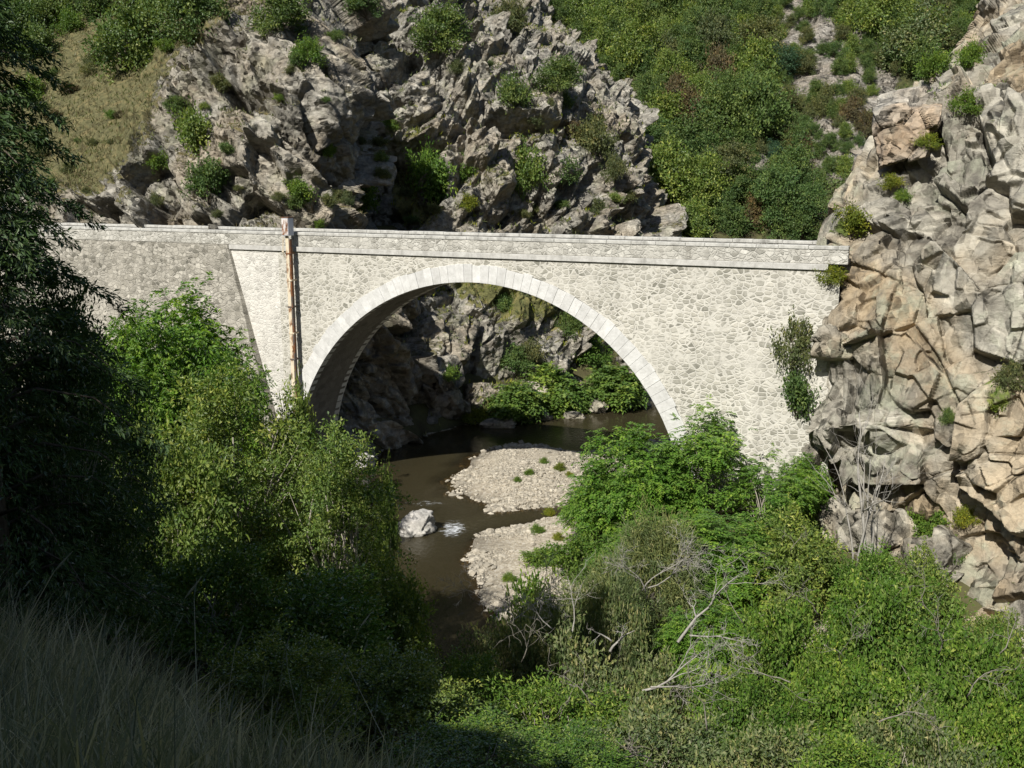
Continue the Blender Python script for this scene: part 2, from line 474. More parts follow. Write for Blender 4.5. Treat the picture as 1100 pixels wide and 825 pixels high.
def leaf_material(name, stops, trans=0.35, gloss=0.10, objvar=0.5):
    t = NT(name)
    g = t.n('ShaderNodeNewGeometry'); oi = t.n('ShaderNodeObjectInfo')
    c = t.ramp(g.outputs['Random Per Island'], stops)
    hv = t.ramp(oi.outputs['Random'], [(0.0, (0.62, 0.74, 0.7)), (0.35, (1.0, 0.95, 0.9)), (0.7, (1.22, 1.12, 0.85)), (1.0, (0.82, 0.98, 1.1))])
    c = t.mix(objvar, c, hv, 'MULTIPLY')
    c = t.mix(1.0, c, t.ramp(t.attr('tone'), [(0.0, (1, 1, 1)), (0.45, (0.70, 0.80, 0.75)), (0.8, (1.15, 1.08, 0.9)), (1.0, (1.55, 1.35, 1.15))]), 'MULTIPLY')
    d = t.n('ShaderNodeBsdfDiffuse'); t.l(c, d.inputs[0])
    tr = t.n('ShaderNodeBsdfTranslucent')
    tc = t.mix(1.0, c, (1.25, 1.25, 0.55), 'MULTIPLY'); t.l(tc, tr.inputs[0])
    m = t.n('ShaderNodeMixShader'); m.inputs[0].default_value = trans
    t.l(d.outputs[0], m.inputs[1]); t.l(tr.outputs[0], m.inputs[2])
    gl = t.n('ShaderNodeBsdfGlossy'); gl.inputs['Roughness'].default_value = 0.42
    gl.inputs['Color'].default_value = (1, 1, 1, 1)
    fr = t.n('ShaderNodeLayerWeight'); fr.inputs['Blend'].default_value = 0.25
    m2 = t.n('ShaderNodeMixShader')
    t.l(t.math('MULTIPLY', fr.outputs['Fresnel'], gloss * 1.3), m2.inputs[0])
    t.l(m.outputs[0], m2.inputs[1]); t.l(gl.outputs[0], m2.inputs[2])
    t.l(m2.outputs[0], t.out.inputs[0])
    return t.m

LM = {
 'oak': leaf_material('oak_leaves', [(0.0, (0.066, 0.112, 0.036)), (0.6, (0.116, 0.178, 0.056)), (1.0, (0.18, 0.24, 0.09))]),
 'bright': leaf_material('bright_leaves', [(0.0, (0.078, 0.140, 0.025)), (0.6, (0.135, 0.225, 0.042)), (1.0, (0.21, 0.29, 0.07))], 0.38),
 'olive': leaf_material('olive_leaves', [(0.0, (0.085, 0.105, 0.044)), (0.6, (0.135, 0.155, 0.068)), (1.0, (0.20, 0.21, 0.11))]),
 'brown':  leaf_material('dry_brown_leaves', [(0.0, (0.086, 0.063, 0.037)), (0.6, (0.144, 0.109, 0.063)), (1.0, (0.172, 0.161, 0.081))], 0.25),
 'bluegreen': leaf_material('blue_green_needles', [(0.0, (0.038, 0.083, 0.045)), (1.0, (0.090, 0.158, 0.090))], 0.2),
 'cedar': leaf_material('cedar_sprays', [(0.0, (0.030, 0.062, 0.024)), (0.7, (0.058, 0.105, 0.038)), (1.0, (0.09, 0.14, 0.05))], 0.25),
 'acacia': leaf_material('glossy_small_leaves', [(0.0, (0.088, 0.140, 0.030)), (0.6, (0.165, 0.235, 0.052)), (1.0, (0.29, 0.34, 0.11))], 0.38, 0.14, 0.25),
 'ash':    leaf_material('fresh_ash_leaves', [(0.0, (0.072, 0.158, 0.018)), (0.6, (0.132, 0.252, 0.033)), (1.0, (0.225, 0.330, 0.068))], 0.42, 0.10, 0.25),
 'elder':  leaf_material('elder_leaves', [(0.0, (0.060, 0.125, 0.018)), (0.6, (0.115, 0.200, 0.032)), (1.0, (0.22, 0.28, 0.08))], 0.24, 0.12, 0.5),
 'sage':   leaf_material('grey_green_leaves', [(0.0, (0.090, 0.131, 0.046)), (0.6, (0.160, 0.203, 0.084)), (1.0, (0.304, 0.304, 0.174))], 0.3, 0.14, 0.25),
 'feather': leaf_material('feathery_sprays', [(0.0, (0.115, 0.150, 0.060)), (0.6, (0.20, 0.245, 0.105)), (1.0, (0.29, 0.32, 0.18))], 0.35, 0.05, 0.2),
 'yellow': leaf_material('yellow_green_leaves', [(0.0, (0.127, 0.172, 0.023)), (1.0, (0.276, 0.299, 0.046))], 0.4),
 'dry': leaf_material('dry_grass_blades', [(0.0, (0.085, 0.075, 0.038)), (0.6, (0.165, 0.145, 0.075)), (1.0, (0.25, 0.225, 0.13))], 0.3, 0.05, 0.1),
 'grass': leaf_material('meadow_grass_blades', [(0.0, (0.12, 0.155, 0.105)), (0.55, (0.25, 0.27, 0.20)), (1.0, (0.52, 0.50, 0.40))], 0.3, 0.05, 0.1),
}

# ------------------------------------------------------------------ ground and river
RIV = np.array([(90, 108, 7.5), (45, 96, 7.5), (22, 85, 6.5), (8, 76.5, 6.0), (-1.5, 69, 6.0), (-5.0, 61.5, 5.0), (-6.2, 54, 4.6), (-6.0, 47, 3.9),
                (-4.8, 41, 3.4), (0, 35, 3.4), (9, 30, 3.4), (30, 25, 4), (90, 18, 5)], float)
def _dense(R, n=14):
    out = []
    for i in range(len(R) - 1):
        p0 = R[max(i - 1, 0)]; p1 = R[i]; p2 = R[i + 1]; p3 = R[min(i + 2, len(R) - 1)]
        for k in range(n):
            u = k / n
            out.append(0.5 * ((2 * p1) + (-p0 + p2) * u + (2 * p0 - 5 * p1 + 4 * p2 - p3) * u * u + (-p0 + 3 * p1 - 3 * p2 + p3) * u ** 3))
    out.append(R[-1])
    return np.array(out)
RD = _dense(RIV)

def river_dist(x, y):
    """distance outside the river's edge (negative inside) and side (+1: the camera's bank)"""
    best = np.full(x.shape, 1e9); side = np.ones(x.shape); hw = np.zeros(x.shape)
    for i in range(len(RD) - 1):
        a, b = RD[i], RD[i + 1]
        d = b[:2] - a[:2]; L2 = (d ** 2).sum()
        u = np.clip(((x - a[0]) * d[0] + (y - a[1]) * d[1]) / L2, 0, 1)
        qx = a[0] + u * d[0]; qy = a[1] + u * d[1]
        r = np.hypot(x - qx, y - qy)
        w = a[2] + u * (b[2] - a[2])
        m = r - w < best
        cr = d[0] * (y - a[1]) - d[1] * (x - a[0])
        best = np.where(m, r - w, best); side = np.where(m, np.where(cr < 0, 1.0, -1.0), side); hw = np.where(m, w, hw)
    return best, side, hw

def sstep(a, b, v):
    t = np.clip((v - a) / (b - a), 0, 1)
    return t * t * (3 - 2 * t)

BAR = (1.2, 61.6, 4.6, 6.9)
def ground_h(x, y, full=False):
    x = np.asarray(x, float); y = np.asarray(y, float)
    sh = x.shape; x = x.ravel(); y = y.ravel()
    P = np.stack([x, y, np.zeros_like(x)], 1)
    d, side, hw = river_dist(x, y)
    d = d + 1.0 * fbm(P * 0.42, 5, 4)
    bed = -0.12 - 0.75 * (1 - (1 + np.clip(d / np.maximum(hw, 1), -1, 0)) ** 2)
    dp = np.maximum(d, 0)
    slope = 0.62 + 0.35 * sstep(22, 50, y)
    cap = 14.6 + 2.35 * np.clip(1 - y / 55, 0, 1.3)
    lowered = cap - 7.0 * sstep(24, 36, y) * sstep(64, 58, y + 0.2 * (x + 25))
    yface = 54 - 0.4613 * (x + 2.12)
    lowered = lowered - 1.7 * sstep(1.0, 3.2, y) * sstep(-3.0, -1.2, x)
    lowered = np.where(y > 24, np.minimum(lowered, cap - 11.0 * sstep(24, 36, y) * sstep(yface + 1.2, yface + 0.2, y)), lowered)
    left = np.minimum(0.05 + slope * dp, lowered)
    right = np.where(dp < 6, 0.05 + 0.075 * dp, 0.5 + 0.33 * (dp - 6))
    right = np.minimum(right, 9)
    z = np.where(d < 0, bed, np.where(side > 0, left, right))
    bx = (x - BAR[0]) / BAR[2]; by = (y - BAR[1]) / BAR[3]
    ca, sa = math.cos(0.25), math.sin(0.25)
    u, v = bx * ca - by * sa, bx * sa + by * ca
    rr = np.sqrt(u * u + v * v) + 0.30 * fbm(P * 0.38, 9, 4)
    bar = 0.62 * (1 - rr ** 2)
    bar = np.where(rr < 1.35, bar, -5)
    z = np.maximum(z, np.where(bar > -0.5, bar, -5))
    # the shallow between the bar and the beach
    ch = np.exp(-(((x - 0.6) / 3.9) ** 4 + ((y - 54.3 - 0.45 * (x - 2)) / 1.25) ** 2))
    z = z - 0.85 * ch
    al = -math.sin(SUN_AZ) * x - math.cos(SUN_AZ) * y
    pe = math.cos(SUN_AZ) * x - math.sin(SUN_AZ) * y
    shade_hill = sstep(1.5, 5.5, al) * (9.0 + 2.4 * sstep(-9.2, -10.8, pe)) * sstep(14, 4, pe) + np.maximum(al - 5.5, 0) * 0.55  # unseen rise behind the camera, shaped to shade the left foreground
    z = z + shade_hill * (y < 30)
    n = fbm(P * 0.45, 3, 5)
    amp = np.where(d < 0, 0.06, np.clip(0.06 + 0.03 * dp, 0.06, 0.5))
    z = z + n * amp
    if full:
        gravel = np.where(side < 0, sstep(9.5, 5.0, d), 0.0 * d) * (y > 33)
        gravel = np.maximum(gravel, (rr < 1.3) * 1.0)
        gravel = np.where(d < 0, 1.0, gravel)
        return z.reshape(sh), d.reshape(sh), gravel.reshape(sh)
    return z.reshape(sh)

def axis(a, segs):
    out = [a]
    for end, step in segs:
        n = max(1, int(round((end - out[-1]) / step)))
        out += list(np.linspace(out[-1], end, n + 1)[1:])
    return np.array(out)
gx = axis(-260, [(-60, 10), (-24, 1.5), (30, 0.33), (60, 1.5), (300, 12)])
gy = axis(-120, [(-20, 6), (0, 1.0), (32, 0.6), (92, 0.33), (120, 2), (400, 14)])
GX, GY = np.meshgrid(gx, gy)
GZ, GD, GG = ground_h(GX, GY, True)
nx, ny = len(gx), len(gy)
def grid_faces(nr, nc):
    i = np.arange(nr - 1)[:, None] * nc + np.arange(nc - 1)[None, :]
    return np.stack([i, i + 1, i + nc + 1, i + nc], -1).reshape(-1, 4)
wet = sstep(0.22, 0.03, GZ)
g_me = mesh_np('ground', np.stack([GX, GY, GZ], -1).reshape(-1, 3), grid_faces(ny, nx), M_GROUND, smooth=True,
               attrs={'gravel': GG.ravel(), 'wet': wet.ravel()})
tag(link('ground', g_me), kind='structure')

wx = axis(-20, [(70, 0.5)]); wy = axis(16, [(104, 0.5)])
WX, WY = np.meshgrid(wx, wy)
wz = ground_h(WX, WY)
depth = np.clip(-wz / 0.9, 0, 1)
def spot(x, y, sx, sy): return np.exp(-(((WX - x) / sx) ** 2 + ((WY - y) / sy) ** 2))
f1 = atz(487, 568, 0); f2 = atz(455, 541, 0); f3 = atz(625, 470, 0)
foam = np.clip(0.75 * spot(f1[0], f1[1], 1.1, 2.2) + 0.55 * spot(f2[0], f2[1], 2.2, 1.2), 0, 1)
ripple = np.clip(0.15 + 1.5 * spot(f3[0] + 2, f3[1], 6, 3.2) + spot(f1[0] - 1, f1[1], 4, 4), 0, 1.6)
w_me = mesh_np('river_water', np.stack([WX, WY, np.zeros_like(WX)], -1).reshape(-1, 3), grid_faces(len(wy), len(wx)), M_WATER, smooth=True,
               attrs={'depth': depth.ravel(), 'foam': foam.ravel(), 'ripple': ripple.ravel()})
tag(link('river_water', w_me), kind='structure')

# ------------------------------------------------------------------ cliffs and hillsides
def catmull(C, u):
    """C: (n, m, 3), interpolate along axis 0 at parameters u"""
    n = len(C)
    i = np.clip(np.floor(u).astype(int), 0, n - 2)
    f = (u - i)[:, None, None]
    p0 = C[np.maximum(i - 1, 0)]; p1 = C[i]; p2 = C[i + 1]; p3 = C[np.minimum(i + 2, n - 1)]
    return 0.5 * (2 * p1 + (p2 - p0) * f + (2 * p0 - 5 * p1 + 4 * p2 - p3) * f ** 2 + (3 * p1 - p0 - 3 * p2 + p3) * f ** 3)

def normals(G):
    du = np.gradient(G, axis=1); dv = np.gradient(G, axis=0)
    n = np.cross(du, dv)
    return n / np.maximum(np.linalg.norm(n, axis=-1, keepdims=True), 1e-9)

def arc_params(C, n):
    """sample parameters along axis 0, spread half by control step and half by real length"""
    L = np.linalg.norm(np.diff(C, axis=0), axis=-1).mean(1)
    w = 0.2 + 0.8 * L / L.mean()
    c = np.concatenate([[0], np.cumsum(w)]); c = c / c[-1]
    return np.interp(np.linspace(0, 1, n), c, np.arange(len(C)))

def blur(A, k=1):
    for _ in range(k):
        B = np.pad(A, 1, mode='edge')
        A = (B[1:-1, :-2] + 2 * B[1:-1, 1:-1] + B[1:-1, 2:]) / 4
        B = np.pad(A, 1, mode='edge')
        A = (B[:-2, 1:-1] + 2 * B[1:-1, 1:-1] + B[2:, 1:-1]) / 4
    return A

def loft(name, rows, nr, nc, mat, layers, seed, grass_fn=None, rough=0.25, calm=None, kb=1, bias=0.0):
    C = np.array([[at(*p) if len(p) == 3 else np.array(p[1:]) for p in r] for r in rows])
    G = catmull(C, arc_params(C, nr))
    CT = C.transpose(1, 0, 2)
    G = catmull(G.transpose(1, 0, 2), arc_params(CT, nc)).transpose(1, 0, 2)
    N = normals(G)
    P = G.reshape(-1, 3); Nn = N.reshape(-1, 3)
    sm = fbm(P * 0.11, seed + 70, 3)
    disp = np.full(len(P), bias); cell = np.zeros(len(P)); cw = 0
    for (M, scale, amp, tilt, crack, w) in layers:
        v, c = block_noise(P, M, scale, seed + int(scale * 100), tilt, crack, w)
        disp += amp * v * (0.8 + 0.7 * sm)
        cell += c * amp; cw += amp
    disp = blur(disp.reshape(nr, nc), kb).ravel()
    if calm is not None:
        disp = disp * (1 - 0.9 * calm(P))
    disp += rough * fbm(P * 0.5, seed + 30, 5) + 0.5 * rough * fbm(P * 2.5, seed + 33, 4)
    cell = np.clip(0.5 + 0.6 * cell / max(cw, 1e-6), 0, 1)
    P2 = P + Nn * disp[:, None]
    N2 = normals(P2.reshape(nr, nc, 3)).reshape(-1, 3)
    gr = np.clip((N2[:, 2] - 0.62) * 1.8, 0, 0.5) * (N2[:, 2] > 0)
    if grass_fn is not None:
        gr = grass_fn(P2, N2, gr)
    me = mesh_np(name, P2, grid_faces(nr, nc), mat, smooth=False, attrs={'cell': cell, 'grass': gr})
    o = link(name, me)
    tag(o, kind='structure')
    return o, P2, N2, gr

def pxy(P):
    x, y, z = P[:, 0], P[:, 1], P[:, 2] - CAMZ
    dep = y * CP - z * SP
    return 550 + FPX * x / dep, 412.5 - FPX * (y * SP + z * CP) / dep

# left buttress behind the road and the shaded left bank below it
A_ROWS = [
 [(-190, 640, 66), (-60, 600, 66), (100, 560, 66), (250, 520, 66), (340, 505, 66.2), (385, 500, 66.4), (430, 482, 70), (465, 466, 73), (490, 461, 77), (475, 450, 90)],
 [(-190, 520, 67), (-60, 480, 67), (100, 450, 67), (250, 420, 67), (330, 420, 66.8), (385, 430, 67), (425, 430, 70.5), (448, 430, 73), (460, 430, 77.5), (452, 425, 92)],
 [(-190, 420, 69), (-60, 380, 69), (100, 350, 68.5), (250, 340, 67.5), (330, 345, 67), (385, 355, 67.6), (425, 365, 71), (448, 370, 74.5), (458, 370, 80), (450, 370, 93)],
 [(-190, 320, 75), (-60, 290, 74), (60, 285, 71), (150, 285, 69), (240, 285, 67.5), (310, 285, 66.8), (370, 300, 68.5), (418, 305, 73), (444, 308, 78.5), (440, 308, 94)],
 [(-190, 250, 79), (-60, 235, 77), (60, 232, 73.5), (130, 230, 71.5), (210, 230, 69.5), (280, 230, 68.3), (335, 235, 68.8), (362, 240, 73), (376, 240, 80), (385, 240, 95)],
 [(-190, 180, 84), (-60, 175, 82), (60, 175, 78), (105, 175, 75), (190, 175, 72), (270, 175, 70), (330, 175, 70.2), (366, 175, 74), (380, 175, 82), (390, 175, 97)],
 [(-190, 110, 93), (-60, 110, 91), (50, 110, 87), (120, 110, 82), (190, 112, 76), (265, 112, 73), (330, 112, 72.8), (372, 112, 76.5), (384, 112, 84), (395, 112, 99)],
 [(-190, 50, 103), (-60, 50, 101), (50, 50, 97), (130, 50, 92), (200, 52, 86), (255, 52, 79), (320, 52, 77), (360, 52, 80), (374, 52, 87), (388, 52, 102)],
 [(-190, 0, 113), (-60, 0, 111), (50, 0, 107), (130, 0, 103), (200, 0, 97), (262, 0, 88), (315, 0, 85), (342, 0, 88), (352, 0, 95), (366, 0, 108)],
 [(-190, -60, 128), (-60, -60, 126), (50, -60, 122), (130, -60, 118), (200, -60, 113), (255, -60, 107), (300, -60, 106), (320, -60, 108), (328, -60, 114), (345, -60, 120)],
]
mA = aniso(0.3, 0.75, 0.25, 1.7, 0.75, 0.6)
mA2 = aniso(0.35, 0.85, 0.3, 2.2, 0.9, 0.5)
def grassA(P, N, g):
    px, py = pxy(P)
    m = sstep(205, 120, px + 0.35 * (py - 110) + 18 * fbm(P * 0.22, 61, 3)) * sstep(235, 165, py)
    m = m + sstep(60, 40, py) * sstep(270, 240, px + 0.2 * py) * 0.5
    m2 = np.exp(-(((px - 330) / 30) ** 2 + ((py - 75) / 10) ** 2)) * 0.5
    return np.clip(g * 1.1 + m + m2 * (N[:, 2] > 0.3), 0, 1)
def calmA(P):
    px, py = pxy(P)
    return np.clip(sstep(205, 120, px + 0.35 * (py - 110) + 18 * fbm(P * 0.22, 61, 3)) * sstep(235, 165, py) + sstep(40, 0, py) * sstep(270, 230, px), 0, 1)
A_o, A_P, A_N, A_G = loft('rock_cliff', A_ROWS, 720, 760, M_ROCK_A,
     [(mA, 7.0, 1.35, 1.0, 0.25, 0.035), (mA2, 3.2, 0.75, 1.0, 0.45, 0.04), (mA2, 1.3, 0.24, 1.1, 0.5, 0.06)], 11, grassA, 0.16, calmA)

# middle buttress round the bend
B_ROWS = [
 [(0, -30.0, 92, -1.5), (0, -16.0, 80, -1.5), (0, -7.0, 75.5, -1.5), (0, -3.0, 76.6, -1.5), (0, 0.5, 78.3, -1.5), (0, 5.0, 80.0, -1.5), (0, 10.0, 83.8, -1.5), (0, 18.0, 91, -1.5), (0, 26, 97, -1.5), (0, 34, 106, -1.5)],
 [(200, 415, 95), (330, 415, 86), (440, 420, 76.6), (500, 425, 77.3), (550, 425, 79.5), (605, 420, 82), (660, 415, 86), (730, 410, 93), (800, 400, 103), (860, 400, 118)],
 [(200, 350, 97), (330, 350, 89), (440, 350, 79.5), (500, 352, 80), (550, 355, 83), (605, 355, 86), (660, 355, 91), (720, 350, 99), (775, 350, 112), (830, 345, 128)],
 [(210, 290, 99), (330, 290, 90), (420, 290, 85.5), (480, 290, 84.5), (545, 290, 86.5), (605, 290, 89), (655, 290, 94), (705, 290, 101), (728, 290, 112), (760, 290, 132)],
 [(230, 235, 100), (330, 235, 92), (400, 235, 88.5), (460, 235, 87.5), (520, 235, 88.5), (580, 235, 91), (635, 235, 95), (690, 235, 101), (712, 235, 110), (735, 235, 134)],
 [(240, 175, 104), (330, 175, 96), (395, 175, 91.5), (450, 175, 91), (510, 175, 92), (570, 175, 94.5), (625, 175, 98), (672, 175, 103), (690, 175, 112), (705, 175, 136)],
 [(250, 110, 109), (335, 110, 101), (395, 110, 96), (450, 110, 95), (500, 110, 98), (555, 110, 99.5), (605, 110, 102), (640, 110, 107), (656, 110, 116), (668, 110, 138)],
 [(255, 50, 115), (335, 50, 107), (390, 50, 101), (440, 50, 101), (485, 50, 104), (525, 50, 105.5), (560, 50, 109), (585, 50, 115), (598, 50, 124), (612, 50, 142)],
 [(265, 0, 122), (330, 0, 114), (390, 0, 107), (430, 0, 107), (470, 0, 110), (500, 0, 113), (525, 0, 118), (545, 0, 124), (558, 0, 132), (575, 0, 148)],
 [(265, -70, 135), (330, -70, 128), (390, -70, 122), (430, -70, 122), (470, -70, 125), (500, -70, 128), (520, -70, 133), (530, -70, 140), (545, -70, 148), (555, -70, 158)],
]
mB = aniso(-0.2, -0.5, 0.3, 1.4, 0.8, 0.75)
mB2 = aniso(-0.2, -0.9, 0.4, 1.9, 0.9, 0.55)
def grassB(P, N, g):
    px, py = pxy(P)
    def s(x, y, a, b, k): return k * np.exp(-(((px - x) / a) ** 2 + ((py - y) / b) ** 2))
    m = s(435, 200, 22, 30, .8) + s(450, 232, 25, 15, .7) + s(525, 190, 18, 20, .5) + s(455, 150, 25, 12, .5) + s(555, 320, 45, 30, .75) + s(520, 305, 50, 12, .8)
    m = m + s(620, 320, 50, 40, .6) + s(530, 440, 30, 15, .9) + s(585, 145, 30, 12, .4) + s(395, 30, 30, 18, .7)
    return np.clip(g + m, 0, 1)
B_o, B_P, B_N, B_G = loft('rock_buttress', B_ROWS, 740, 700, M_ROCK_B,
     [(mB, 7.0, 1.4, 1.0, 0.25, 0.035), (mB2, 3.2, 0.8, 1.0, 0.45, 0.04), (mB2, 1.3, 0.24, 1.1, 0.5, 0.06)], 23, grassB, 0.16)

# wooded hillside
C_ROWS = [
 [(0, -150, 190, -2), (0, -60, 170, -2), (0, 0, 140, -2), (0, 10, 118, -2), (0, 20, 108, -2), (0, 34, 106, -2), (0, 55, 110, -2), (0, 100, 118, -2)],
 [(-400, 240, 175), (0, 240, 165), (350, 240, 150), (560, 240, 125), (700, 240, 114), (850, 240, 111), (1000, 240, 113), (1350, 240, 116)],
 [(-400, 150, 185), (0, 150, 175), (350, 150, 160), (560, 150, 140), (700, 150, 129), (850, 150, 126), (1000, 150, 127), (1350, 150, 128)],
 [(-400, 50, 200), (0, 50, 190), (350, 50, 178), (560, 50, 160), (700, 50, 150), (850, 50, 146), (1000, 50, 146), (1350, 50, 145)],
 [(-400, -60, 225), (0, -60, 215), (350, -60, 205), (560, -60, 192), (700, -60, 182), (850, -60, 176), (1000, -60, 174), (1350, -60, 170)],
 [(-400, -260, 270), (0, -260, 260), (350, -260, 255), (560, -260, 250), (700, -260, 245), (850, -260, 240), (1000, -260, 238), (1350, -260, 235)],
]
mC = aniso(0.2, 0.5, 0.1, 1.2, 1, 0.8)
def scree(px, py):
    def s(x, y, a, b): return np.exp(-((((px - x) / a) ** 2 + ((py - y) / b) ** 2) ** 2))
    return np.clip(s(862, 15, 30, 40) + s(905, 75, 50, 45) + s(905, 145, 42, 48) + s(935, 110, 26, 50) + s(840, 95, 16, 14) + s(690, 40, 16, 10) + s(815, 180, 14, 22), 0, 1)
def grassC(P, N, g):
    px, py = pxy(P)
    return np.clip(0.85 - 0.95 * scree(px, py) + 0.1 * fbm(P * 0.2, 5, 3), 0, 1)
C_o, C_P, C_N, C_G = loft('wooded_hill', C_ROWS, 300, 360, M_HILL,
     [(mC, 6.0, 0.9, 0.9, 0.2, 0.06), (mC, 2.4, 0.5, 0.9, 0.3, 0.08)], 37, grassC, 0.5)

# sunlit cliff at the right end of the bridge
D_ROWS = [
 [(985, 760, 60), (935, 745, 52), (880, 730, 47), (872, 722, 44.5), (930, 715, 41.5), (1000, 710, 39), (1090, 705, 36.5), (1180, 700, 34), (1330, 700, 31)],
 [(985, 640, 60), (930, 640, 52), (886, 635, 48), (880, 630, 45.6), (930, 625, 42.8), (1000, 625, 40.6), (1090, 620, 38.2), (1180, 620, 35.8), (1330, 620, 32.5)],
 [(985, 545, 61), (940, 545, 53), (900, 540, 49.5), (893, 535, 47.2), (935, 530, 44.0), (1000, 530, 41.8), (1090, 530, 39.3), (1180, 530, 37), (1330, 530, 33.5)],
 [(985, 500, 61), (930, 500, 53), (884, 500, 48.5), (876, 498, 46.4), (930, 495, 43.6), (1000, 495, 41.9), (1090, 495, 39.6), (1180, 495, 37.4), (1330, 495, 34)],
 [(985, 462, 61), (918, 462, 53), (866, 464, 47.6), (862, 464, 44.8), (925, 462, 42.6), (1000, 462, 41.6), (1090, 462, 39.8), (1180, 462, 37.7), (1330, 462, 34.5)],
 [(990, 410, 62), (930, 410, 53), (880, 410, 48.6), (872, 410, 46.2), (930, 410, 43.6), (1000, 410, 42.1), (1090, 410, 40.3), (1180, 410, 38.2), (1330, 410, 35)],
 [(995, 350, 62), (935, 350, 54), (884, 350, 48.8), (876, 350, 46.0), (930, 350, 44.2), (1000, 350, 42.8), (1090, 350, 41.0), (1180, 350, 39), (1330, 350, 35.8)],
 [(1010, 290, 64), (945, 290, 55), (905, 290, 50.5), (896, 290, 47.4), (940, 290, 45.2), (1000, 290, 43.5), (1090, 290, 41.8), (1180, 290, 39.8), (1330, 290, 36.5)],
 [(1020, 235, 66), (955, 235, 57), (918, 235, 53), (908, 235, 49), (950, 235, 46.4), (1010, 235, 44.4), (1090, 235, 42.7), (1180, 235, 40.8), (1330, 235, 37.5)],
 [(1040, 180, 69), (975, 180, 60), (942, 185, 55.5), (932, 188, 51.2), (970, 185, 48.2), (1020, 180, 45.8), (1090, 180, 44), (1180, 180, 42), (1330, 180, 38.5)],
 [(1060, 130, 73), (1000, 130, 64), (962, 135, 59.5), (952, 138, 55), (985, 135, 51.3), (1030, 130, 47.8), (1095, 130, 45.5), (1180, 130, 43.2), (1330, 130, 39.5)],
 [(1085, 85, 78), (1035, 85, 69), (1000, 88, 64), (990, 90, 60), (1015, 88, 56), (1045, 85, 51.5), (1098, 85, 48), (1180, 85, 45.2), (1330, 85, 41)],
 [(1120, 40, 84), (1080, 40, 75), (1050, 42, 69), (1040, 44, 65), (1058, 42, 60), (1080, 40, 55.5), (1112, 40, 51.5), (1180, 40, 47.8), (1330, 40, 43)],
 [(1150, 0, 90), (1120, 0, 81), (1097, 0, 75), (1089, 0, 70), (1102, 0, 65), (1118, 0, 60), (1140, 0, 55.5), (1195, 0, 51), (1330, 0, 45.5)],
 [(1190, -60, 98), (1165, -60, 89), (1150, -60, 83), (1145, -60, 78), (1155, -60, 73), (1165, -60, 68), (1180, -60, 62), (1225, -60, 57), (1340, -60, 50)],
]
mD = aniso(0.35, 0.16, 0.10, 1.0, 1.0, 1.4)
mD2 = aniso(0.5, -0.12, 0.1, 1.0, 1.0, 1.05)
def grassD(P, N, g):
    px, py = pxy(P)
    def s(x, y, a, b, k): return k * np.exp(-(((px - x) / a) ** 2 + ((py - y) / b) ** 2))
    m = s(1000, 105, 60, 22, .35) + s(1075, 425, 28, 22, .6) + s(1000, 580, 35, 20, .5) + s(905, 245, 14, 16, .8)
    return np.clip(g * 0.7 + m, 0, 1)
D_o, D_P, D_N, D_G = loft('sunlit_cliff', D_ROWS, 1350, 720, M_ROCK_D,
     [(mD, 4.6, 0.85, 0.9, 0.2, 0.025), (mD2, 2.2, 0.42, 1.1, 0.3, 0.03), (mD2, 0.95, 0.15, 1.2, 0.25, 0.05)], 53, grassD, 0.10, None, 1, -0.25)

# bed of the road on the left bank is part of the bridge's approach
# ------------------------------------------------------------------ the bridge
YAW = 0.432
BR = empty('stone_bridge', (-2.121, 54.0, 0.0), -YAW)
tag(BR, 'pale rubble stone road bridge with one wide arch over the river', 'bridge')
def face_t(px, py):
    d = ray(px, py); e = np.array([math.cos(YAW), -math.sin(YAW), 0]); bb = np.array([math.sin(YAW), math.cos(YAW), 0])
    o = np.array([-2.121, 54.0, 0]); k = ((o - np.array([0, 0, CAMZ])) @ bb) / (d @ bb)
    return (np.array([0, 0, CAMZ]) + d * k - o) @ e
TLX = face_t(238, 268) - 0.3; TSX = face_t(300, 300)
SPR, RO, RING, BW = CAMZ - 17.524, 13.037, 0.905, 4.1
RI = RO - RING
ZS = SPR + 13.454          # underside of the string course
ZSC = ZS + 0.28
ZP = ZSC + 0.66            # parapet top under coping
TL, TR, TSPLIT = TLX, 18.9, TSX

def wall_strip(t0, t1, y, flip=False, step=0.12, zb=-1.5):
    V, F = [], []
    ts = axis(t0, [(t1, step)])
    n = 12
    for t in ts:
        lo = SPR + math.sqrt(max(RO ** 2 - t * t, 0)) if abs(t) < RO else zb
        for k in range(n + 1):
            V.append((t, y, lo + (ZS - lo) * k / n))
    for i in range(len(ts) - 1):
        for k in range(n):
            a = i * (n + 1) + k
            f = (a, a + n + 1, a + n + 2, a + 1)
            F.append(f[::-1] if flip else f)
    return V, F
b = MB(); b.add(*wall_strip(TSPLIT, TR, 0.0)); b.build('spandrel_wall', M_SPANDREL, BR)
b = MB(); b.add(*wall_strip(TL - 6, TSPLIT, 0.0)); b.build('repointed_wall', M_REPAIR, BR)
b = MB(); b.add(*wall_strip(TL - 6, TR, BW, True)); b.build('spandrel_wall', M_SPANDREL, BR)
# vault
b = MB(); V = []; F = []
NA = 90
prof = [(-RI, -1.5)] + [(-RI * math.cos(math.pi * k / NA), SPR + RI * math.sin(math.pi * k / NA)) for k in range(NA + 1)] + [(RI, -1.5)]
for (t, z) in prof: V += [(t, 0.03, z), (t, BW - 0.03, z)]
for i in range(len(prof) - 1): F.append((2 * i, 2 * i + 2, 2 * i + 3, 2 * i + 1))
b.add(V, F); b.build('arch_vault', M_VAULT, BR, smooth=False)
